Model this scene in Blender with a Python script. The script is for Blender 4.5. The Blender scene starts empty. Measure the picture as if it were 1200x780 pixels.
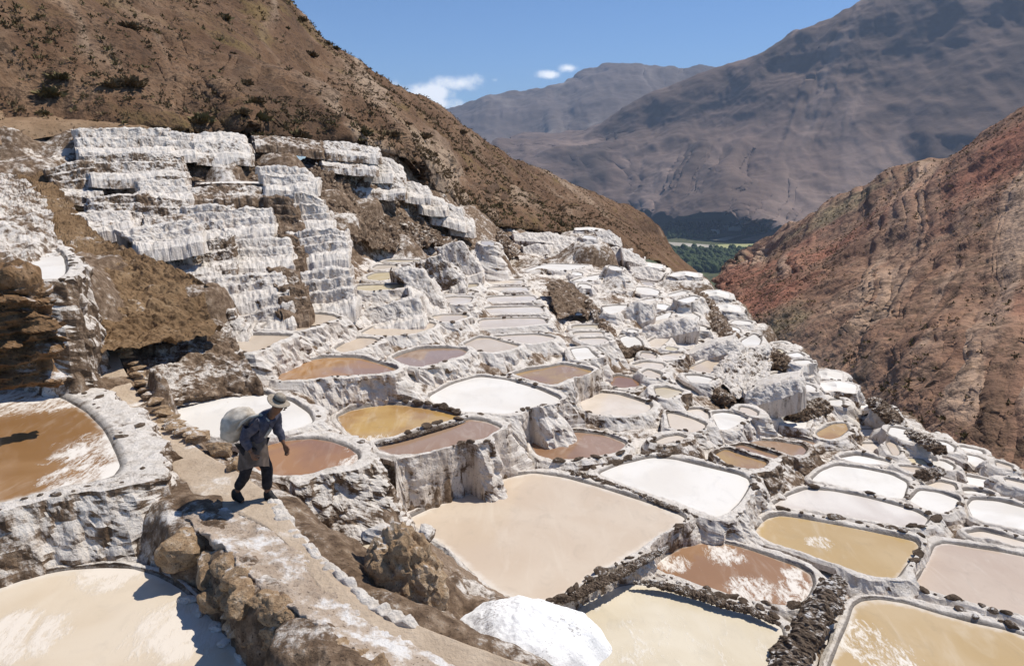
import bpy, bmesh, math, random
import numpy as np
from mathutils import Vector, Matrix

# ---------------------------------------------------------------- camera, sky, sun, exposure
sc = bpy.context.scene
W, H, F = 1200.0, 780.0, 870.0             # the photograph's frame, focal length in its pixels
PITCH = math.radians(13.6)
CS, SN = math.cos(PITCH), math.sin(PITCH)
cam_d = bpy.data.cameras.new("camera"); cam = bpy.data.objects.new("camera", cam_d)
sc.collection.objects.link(cam); sc.camera = cam
cam_d.sensor_width = 36.0; cam_d.lens = 36.0 * F / W
cam_d.clip_start = 0.1; cam_d.clip_end = 60000.0
cam.location = (0, 0, 0); cam.rotation_euler = (math.pi / 2 - PITCH, 0, 0)

SUN_AZ, SUN_EL = math.radians(64), math.radians(60)
world = bpy.data.worlds.new("World"); sc.world = world; world.use_nodes = True
wn = world.node_tree.nodes; wl = world.node_tree.links
sky = wn.new("ShaderNodeTexSky"); sky.sky_type = 'NISHITA'; sky.sun_disc = False
sky.sun_elevation = SUN_EL; sky.sun_rotation = SUN_AZ
sky.altitude = 3000; sky.air_density = 1.0; sky.dust_density = 0.0; sky.ozone_density = 3.5
bg = wn["Background"]; bg.inputs["Strength"].default_value = 0.115
def _w(kind, **kw):
    n = wn.new(kind)
    for k, v in kw.items(): setattr(n, k, v)
    return n
wtc = _w("ShaderNodeTexCoord"); wnz = _w("ShaderNodeTexNoise"); wl.new(wtc.outputs["Generated"], wnz.inputs["Vector"])
wnz.inputs["Scale"].default_value = 26; wnz.inputs["Detail"].default_value = 8; wnz.inputs["Roughness"].default_value = .58
cover = None                                # small fair weather clouds far off, in directions given by azimuth and height
for (px, py, sx, sy, k) in ((538, 98, 34, 12, 1.0), (505, 108, 40, 13, .95), (470, 112, 50, 14, .85), (510, 122, 50, 12, .8), (644, 88, 15, 6, .95), (666, 80, 15, 7, .95), (580, 94, 8, 4, .6)):
    u, v = (px - 600) / 870., -(py - 390) / 870.
    d = Vector((u, CS + v * SN, -SN + v * CS)).normalized()
    sub = _w("ShaderNodeVectorMath", operation='SUBTRACT'); wl.new(wtc.outputs["Generated"], sub.inputs[0]); sub.inputs[1].default_value = d
    scl = _w("ShaderNodeVectorMath", operation='MULTIPLY'); wl.new(sub.outputs[0], scl.inputs[0]); scl.inputs[1].default_value = (800 / sx, 800 / sx, 800 / sy)
    ln = _w("ShaderNodeVectorMath", operation='LENGTH'); wl.new(scl.outputs[0], ln.inputs[0])
    mr = _w("ShaderNodeMapRange"); wl.new(ln.outputs["Value"], mr.inputs[0]); mr.inputs[1].default_value = 0; mr.inputs[2].default_value = 1.35; mr.inputs[3].default_value = k; mr.inputs[4].default_value = 0
    if cover is None: cover = mr.outputs[0]
    else:
        mx = _w("ShaderNodeMath", operation='MAXIMUM'); wl.new(cover, mx.inputs[0]); wl.new(mr.outputs[0], mx.inputs[1]); cover = mx.outputs[0]
ad = _w("ShaderNodeMath", operation='MULTIPLY_ADD'); wl.new(wnz.outputs[0], ad.inputs[0]); ad.inputs[1].default_value = 1.5; wl.new(cover, ad.inputs[2])
ms = _w("ShaderNodeMapRange", interpolation_type='SMOOTHSTEP'); wl.new(ad.outputs[0], ms.inputs[0]); ms.inputs[1].default_value = 1.04; ms.inputs[2].default_value = 1.62
ct = _w("ShaderNodeMath", operation='MULTIPLY'); wl.new(ms.outputs[0], ct.inputs[0])
g0 = _w("ShaderNodeMapRange"); wl.new(cover, g0.inputs[0]); g0.inputs[4].default_value = .9; g0.inputs[1].default_value = .02; g0.inputs[2].default_value = .15; wl.new(g0.outputs[0], ct.inputs[1])
mc = _w("ShaderNodeMix", data_type='RGBA'); wl.new(ct.outputs[0], mc.inputs[0]); wl.new(sky.outputs[0], mc.inputs[6]); tn = _w('ShaderNodeMix', data_type='RGBA', blend_type='MULTIPLY'); tn.inputs[0].default_value = 1; wl.new(sky.outputs[0], tn.inputs[6]); tn.inputs[7].default_value = (.78, .94, 1.08, 1); wl.new(tn.outputs[2], mc.inputs[6])
mc.inputs[7].default_value = (13, 13.1, 13.3, 1)
wl.new(mc.outputs[2], bg.inputs[0])
sun_d = bpy.data.lights.new("sun", 'SUN'); sun = bpy.data.objects.new("sun", sun_d)
sc.collection.objects.link(sun)
sun_d.energy = 4.9; sun_d.angle = math.radians(0.5); sun_d.color = (1.0, 0.93, 0.825)
sdir = Vector((math.sin(SUN_AZ) * math.cos(SUN_EL), math.cos(SUN_AZ) * math.cos(SUN_EL), math.sin(SUN_EL)))
sun.rotation_euler = (-sdir).to_track_quat('-Z', 'Y').to_euler()
sc.view_settings.view_transform = 'Standard'; sc.view_settings.look = 'None'
sc.view_settings.exposure = 0.05; sc.view_settings.gamma = 1.0
sc.cycles.max_bounces = 6; sc.cycles.diffuse_bounces = 4; sc.cycles.glossy_bounces = 2
sc.cycles.transmission_bounces = 2; sc.cycles.volume_bounces = 0

rng = np.random.default_rng(7); random.seed(7)

# ---------------------------------------------------------------- small tools
def ray(px, py):
    px = np.asarray(px, float); py = np.asarray(py, float)
    u = (px - W / 2) / F; v = -(py - H / 2) / F
    return np.stack([u, CS + v * SN, -SN + v * CS], -1)
def at_z(px, py, z):                       # the point seen at a pixel, at height z under the eye
    d = ray(px, py); return d * (np.asarray(z, float) / d[..., 2])[..., None]
def at_r(px, py, r):                       # the point seen at a pixel, at horizontal range r
    d = ray(px, py); return d * (np.asarray(r, float) / np.hypot(d[..., 0], d[..., 1]))[..., None]

def _hash(ix, iy, iz, seed):
    h = (ix * 374761393 + iy * 668265263 + iz * 2147483647 + seed * 1274126177) & 0xFFFFFFFF
    h = ((h ^ (h >> 13)) * 1274126177) & 0xFFFFFFFF
    h = ((h ^ (h >> 16)) * 2246822519) & 0xFFFFFFFF
    return ((h ^ (h >> 15)) & 0xFFFFFF) / float(0xFFFFFF)
def vnoise(P, seed=0):
    P = np.asarray(P, float); i = np.floor(P).astype(np.int64); f = P - i; f = f * f * f * (f * (f * 6 - 15) + 10)
    out = 0
    for dx in (0, 1):
        wx = f[..., 0] if dx else 1 - f[..., 0]
        for dy in (0, 1):
            wy = f[..., 1] if dy else 1 - f[..., 1]
            for dz in (0, 1):
                wz = f[..., 2] if dz else 1 - f[..., 2]
                out = out + wx * wy * wz * _hash(i[..., 0] + dx, i[..., 1] + dy, i[..., 2] + dz, seed)
    return out * 2 - 1
def fbm(P, octs=4, seed=0, lac=2.03, gain=0.5):
    P = np.asarray(P, float); o = 0; a = 1; t = 0
    for k in range(octs):
        o = o + a * vnoise(P, seed + k * 17); t += a; a *= gain; P = P * lac + 3.7
    return o / t
def ridged(P, octs=4, seed=0):
    P = np.asarray(P, float); o = 0; a = 1; t = 0
    for k in range(octs):
        o = o + a * (1 - np.abs(vnoise(P, seed + k * 13))); t += a; a *= 0.5; P = P * 2.1 + 1.3
    return o / t * 2 - 1
def lumps(P, seed=0):                      # rounded cobble-like bumps: 1 at a cell's centre, 0 at its rim
    P = np.asarray(P, float); i = np.floor(P).astype(np.int64); f = P - i
    best = np.full(P.shape[:-1], 9.0)
    for dx in (-1, 0, 1):
        for dy in (-1, 0, 1):
            for dz in (-1, 0, 1):
                c = i + np.array([dx, dy, dz])
                o = np.stack([_hash(c[..., 0], c[..., 1], c[..., 2], seed + s) for s in (1, 2, 3)], -1)
                d = (np.array([dx, dy, dz]) + o - f); best = np.minimum(best, (d * d).sum(-1))
    return np.clip(1 - best * 1.25, 0, 1)

ROOTS = []
def new_mesh(name, V, faces, mat=None, smooth=True, attrs=None):
    me = bpy.data.meshes.new(name)
    V = np.asarray(V, np.float32).reshape(-1, 3); faces = np.asarray(faces, np.int32)
    n = faces.shape[1]
    me.vertices.add(len(V)); me.vertices.foreach_set("co", V.ravel())
    me.loops.add(faces.size); me.loops.foreach_set("vertex_index", faces.ravel())
    me.polygons.add(len(faces)); me.polygons.foreach_set("loop_start", np.arange(0, faces.size, n, dtype=np.int32))
    me.polygons.foreach_set("loop_total", np.full(len(faces), n, np.int32))
    me.polygons.foreach_set("use_smooth", np.full(len(faces), smooth))
    for k, a in (attrs or {}).items():
        at = me.attributes.new(k, 'FLOAT', 'POINT'); at.data.foreach_set("value", np.asarray(a, np.float32).ravel())
    me.update(calc_edges=True)
    if mat: me.materials.append(mat)
    return me
def link(name, me, parent=None, loc=None, rot=None, scale=None):
    o = bpy.data.objects.new(name, me); sc.collection.objects.link(o)
    if parent: o.parent = parent
    if loc is not None: o.location = loc
    if rot is not None: o.rotation_euler = rot
    if scale is not None: o.scale = scale
    return o
def tag(o, label=None, cat=None, group=None, kind=None):
    if label: o["label"] = label
    if cat: o["category"] = cat
    if group: o["group"] = group
    if kind: o["kind"] = kind
    return o
def grid_faces(nu, nv, closed=False):      # V indexed [u, v]
    u = np.arange(nu if closed else nu - 1); v = np.arange(nv - 1)
    a, b = np.meshgrid(u, v, indexing='ij'); a2 = (a + 1) % nu
    return np.stack([a * nv + b, a2 * nv + b, a2 * nv + b + 1, a * nv + b + 1], -1).reshape(-1, 4)
def ico(sub):
    bm = bmesh.new(); bmesh.ops.create_icosphere(bm, subdivisions=sub, radius=1)
    V = np.array([v.co[:] for v in bm.verts]); Fc = np.array([[v.index for v in f.verts] for f in bm.faces]); bm.free()
    return V, Fc
def lump_shape(sub, seed, rough=0.35, flat=0.7, cell=1.4):
    V, Fc = ico(sub)
    d = 1 + rough * fbm(V * 1.1 + seed * 9.1, 3, seed) + 0.45 * rough * (lumps(V * cell + seed * 3.3, seed) - .4)
    V = V * d[:, None] * np.array([1, 0.8, flat])
    return V, Fc
def rock_shape(sub, seed, n=15, flat=.7, rough=.10):
    """a broken stone: a ball cut by random planes, then chipped"""
    r = np.random.default_rng(seed); V, Fc = ico(sub)
    N = r.normal(size=(n, 3)); N /= np.linalg.norm(N, axis=1)[:, None]; d = r.uniform(.62, .95, n)
    c = V @ N.T; t = np.where(c > .05, d[None] / np.maximum(c, .05), 9).min(1); t = np.minimum(t, 1.15)
    V = V * (t * (1 + rough * fbm(V * 2.6 + seed, 3, seed)))[:, None] * np.array([1, .82, flat]); return V, Fc
def resample(P, n, closed=True):
    Q = np.vstack([P, P[:1]]) if closed else np.asarray(P)
    s = np.r_[0, np.cumsum(np.linalg.norm(np.diff(Q, axis=0), axis=1))]
    t = np.linspace(0, s[-1], n, endpoint=not closed)
    return np.stack([np.interp(t, s, Q[:, k]) for k in range(Q.shape[1])], -1)
def chaikin(P, it=2):
    P = np.asarray(P, float)
    for _ in range(it):
        Q = np.roll(P, -1, 0); P = np.stack([.86 * P + .14 * Q, .14 * P + .86 * Q], 1).reshape(-1, P.shape[1])
    return P
def smooth_closed(a, k):
    if k < 1: return a
    b = a.copy()
    for _ in range(2):
        c = 0
        for s in range(-k, k + 1): c = c + np.roll(b, s)
        b = c / (2 * k + 1)
    return b

# ---------------------------------------------------------------- materials
class NT:
    def __init__(s, name):
        s.m = bpy.data.materials.new(name); s.m.use_nodes = True
        s.t = s.m.node_tree; s.n = s.t.nodes; s.l = s.t.links
        s.b = s.n["Principled BSDF"]; s.b.inputs["Specular IOR Level"].default_value = 0.25
        s.geo = s.n.new("ShaderNodeNewGeometry"); s.pos = s.geo.outputs["Position"]
        sep = s.n.new("ShaderNodeSeparateXYZ"); s.l.new(s.geo.outputs["Normal"], sep.inputs[0]); s.nz = sep.outputs[2]
    def put(s, sock, v):
        if hasattr(v, "is_output") or hasattr(v, "links"): s.l.new(v, sock)
        else:
            if sock.type == 'RGBA' and len(v) == 3: v = (*v, 1)
            sock.default_value = v
    def scaled(s, v):
        if not hasattr(v, '__len__'): return s.pos
        n = s.n.new("ShaderNodeMapping"); s.l.new(s.pos, n.inputs[0]); n.inputs["Scale"].default_value = v; return n.outputs[0]
    def noise(s, scale, detail=6, rough=.55, stretch=None, dist=0.0, vec=None):
        n = s.n.new("ShaderNodeTexNoise"); s.l.new(vec or s.scaled(stretch), n.inputs["Vector"])
        n.inputs["Scale"].default_value = scale; n.inputs["Detail"].default_value = detail
        n.inputs["Roughness"].default_value = rough; n.inputs["Distortion"].default_value = dist
        return n.outputs[0]
    def voro(s, scale, stretch=None, feature='F1', out=0):
        n = s.n.new("ShaderNodeTexVoronoi"); n.feature = feature; s.l.new(s.scaled(stretch), n.inputs["Vector"])
        n.inputs["Scale"].default_value = scale; return n.outputs[out]
    def math(s, op, a, b=0.0, c=0.0):
        n = s.n.new("ShaderNodeMath"); n.operation = op
        for k, v in enumerate((a, b, c)): s.put(n.inputs[k], v)
        return n.outputs[0]
    def step(s, v, lo, hi, a=0.0, b=1.0):
        n = s.n.new("ShaderNodeMapRange"); n.interpolation_type = 'SMOOTHSTEP'
        s.put(n.inputs[0], v); n.inputs[1].default_value = lo; n.inputs[2].default_value = hi
        n.inputs[3].default_value = a; n.inputs[4].default_value = b; return n.outputs[0]
    def mix(s, f, a, b, mode='MIX'):
        n = s.n.new("ShaderNodeMix"); n.data_type = 'RGBA'; n.blend_type = mode
        s.put(n.inputs[0], f); s.put(n.inputs[6], a); s.put(n.inputs[7], b); return n.outputs[2]
    def ramp(s, v, stops):
        n = s.n.new("ShaderNodeValToRGB"); s.l.new(v, n.inputs[0]); e = n.color_ramp.elements
        while len(e) < len(stops): e.new(0.5)
        for k, (p, c) in enumerate(stops): e[k].position = p; e[k].color = (*c, 1)
        return n.outputs[0]
    def attr(s, name, kind='OBJECT'):
        n = s.n.new("ShaderNodeAttribute"); n.attribute_type = kind; n.attribute_name = name; return n.outputs["Fac"]
    def bump(s, h, strength=.5, dist=.03):
        n = s.n.new("ShaderNodeBump"); n.inputs["Strength"].default_value = strength; n.inputs["Distance"].default_value = dist
        s.l.new(h, n.inputs["Height"]); s.l.new(n.outputs[0], s.b.inputs["Normal"])
    def out(s, col, rough=.9):
        s.put(s.b.inputs["Base Color"], col); s.put(s.b.inputs["Roughness"], rough); return s.m

def mat_bank(name="salt_crusted_earth", kind='OBJECT'):
    t = NT(name)
    big = t.noise(1.2, 6); mid = t.noise(5.0, 9, .66); fine = t.noise(26, 7, .68)
    streak = t.noise(5.5, 8, .62, (1, 1, .2)); salt = t.attr("salt", kind)
    m = t.math('MULTIPLY_ADD', t.nz, .52, salt)
    m = t.math('MULTIPLY_ADD', t.math('SUBTRACT', big, .5), 1.35, m)
    m = t.math('MULTIPLY_ADD', t.math('SUBTRACT', mid, .5), 1.0, m)
    m = t.math('MULTIPLY_ADD', t.math('SUBTRACT', fine, .5), .7, m)
    m = t.math('MULTIPLY_ADD', t.math('MULTIPLY', t.math('SUBTRACT', streak, .5), t.step(t.nz, .8, .2)), 1.5, m)
    mask = t.step(m, .50, .84)
    earth = t.ramp(mid, [(.3, (.07, .046, .03)), (.45, (.16, .105, .066)), (.58, (.28, .20, .135)), (.72, (.42, .33, .245))])
    earth = t.mix(t.step(fine, .56, .66), earth, (.045, .03, .02))
    dirty = t.mix(t.step(streak, .34, .60), (.50, .41, .33), (.76, .67, .58))
    clean = t.mix(t.step(mid, .3, .62), (.63, .565, .49), (.81, .755, .69))
    sal = t.mix(t.step(t.nz, .10, .65), dirty, clean)
    pits = t.step(t.math('MULTIPLY_ADD', streak, .5, fine), .86, .95)
    sal = t.mix(t.math('MULTIPLY', pits, t.step(t.nz, .9, .4)), sal, (.17, .125, .09))
    col = t.mix(mask, earth, sal)
    wet_shade = t.attr("wet_shade", 'GEOMETRY')
    col = t.mix(t.math('MULTIPLY', wet_shade, .85), col, (.07, .05, .036))  # waterline darkened: damp edge plus the thin shadow line, painted into the colour
    h = t.math('MULTIPLY_ADD', fine, .7, t.math('MULTIPLY_ADD', t.noise(70, 4, .6), .25, mid)); t.bump(h, .9, .07)
    return t.out(col, .9)
def mat_earth(name, a, b, c, saltiness=0.0, sc1=1.3, pebble=True):
    t = NT(name)
    big = t.noise(sc1 * .3, 5); mid = t.noise(sc1 * 2.2, 9, .66); fine = t.noise(sc1 * 14, 6, .65)
    v = t.math('MULTIPLY_ADD', big, .6, t.math('MULTIPLY', mid, .9))
    col = t.ramp(t.math('MULTIPLY', v, .67), [(.33, a), (.5, b), (.66, c)])
    if pebble:
        col = t.mix(t.step(fine, .56, .66), col, tuple(x * .42 for x in a))
    if saltiness > 0:
        s = t.math('ADD', t.math('MULTIPLY_ADD', mid, 1.0, t.math('MULTIPLY', big, .8)), t.math('MULTIPLY', t.nz, .35))
        col = t.mix(t.step(s, 1.36 - saltiness * .55, 1.56 - saltiness * .55), col, (.74, .72, .70))
    t.bump(t.math('MULTIPLY_ADD', fine, .5, mid), .8, .08)
    return t.out(col, .93)
def mat_water(name, c1, c2, crust=0.0, spots=(), rough=.12, cscale=1.6, spec=.4, third=None, ccol=(.76, .72, .66)):
    t = NT(name)
    n1 = t.noise(.55, 4, .5, None, .6); n2 = t.noise(cscale * 1.5, 9, .68, (1.7, .6, 1), 1.6); n3 = t.noise(16, 6, .65, (1.6, .7, 1), .8)
    col = t.mix(t.step(n1, .36, .64), c1, c2)
    if third: col = t.mix(t.step(t.noise(.8, 3, .5, (1, 1, 1)), .5, .68), col, third)
    veil = t.step(t.noise(1.1, 7, .6, (1.8, .5, 1), 1.8), .50, .78); col = t.mix(t.math('MULTIPLY', veil, .24), col, (.74, .68, .58)); col = t.mix(t.math('MULTIPLY', t.step(t.noise(2.6, 8, .66, (1, .6, 1), .8), .50, .72), .35), col, tuple(v_ * .72 for v_ in c2))
    ed = t.math('MULTIPLY_ADD', t.math('SUBTRACT', t.noise(5, 6, .65), .5), .9, t.attr('edge', 'GEOMETRY'))
    col = t.mix(t.math('MULTIPLY', t.step(ed, .55, 1.05), .75), col, (.71, .66, .59))
    if crust > 0 or spots:
        bias = None
        for (p, rad) in spots:
            d = t.n.new("ShaderNodeVectorMath"); d.operation = 'DISTANCE'; t.l.new(t.pos, d.inputs[0]); d.inputs[1].default_value = p
            s_ = t.step(d.outputs["Value"], rad, rad * .35); bias = s_ if bias is None else t.math('MAXIMUM', bias, s_)
        v = t.math('MULTIPLY_ADD', n2, 1.0, t.math('MULTIPLY', n3, .5))
        if bias is not None: v = t.math('MULTIPLY_ADD', bias, .36, t.math('ADD', v, -.07))
        m = t.math('MULTIPLY', t.step(v, .98 - crust, 1.22 - crust), .92)
        col = t.mix(m, col, ccol); rg = t.mix(m, (rough,) * 3, (.8,) * 3); t.put(t.b.inputs['Coat Weight'], t.math('MULTIPLY_ADD', m, -.3, .3))
        t.bump(t.math('MULTIPLY', m, 1.0), .35, .02)
    else:
        rg = rough; t.bump(t.noise(14, 3, .5), .04, .01); t.b.inputs['Coat Weight'].default_value = .3 if rough < .085 else 0
    t.b.inputs['Coat Roughness'].default_value = .03; t.b.inputs['Coat IOR'].default_value = 1.36
    t.b.inputs["IOR"].default_value = 1.33; t.b.inputs["Specular IOR Level"].default_value = spec
    return t.out(col, rg)

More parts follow.
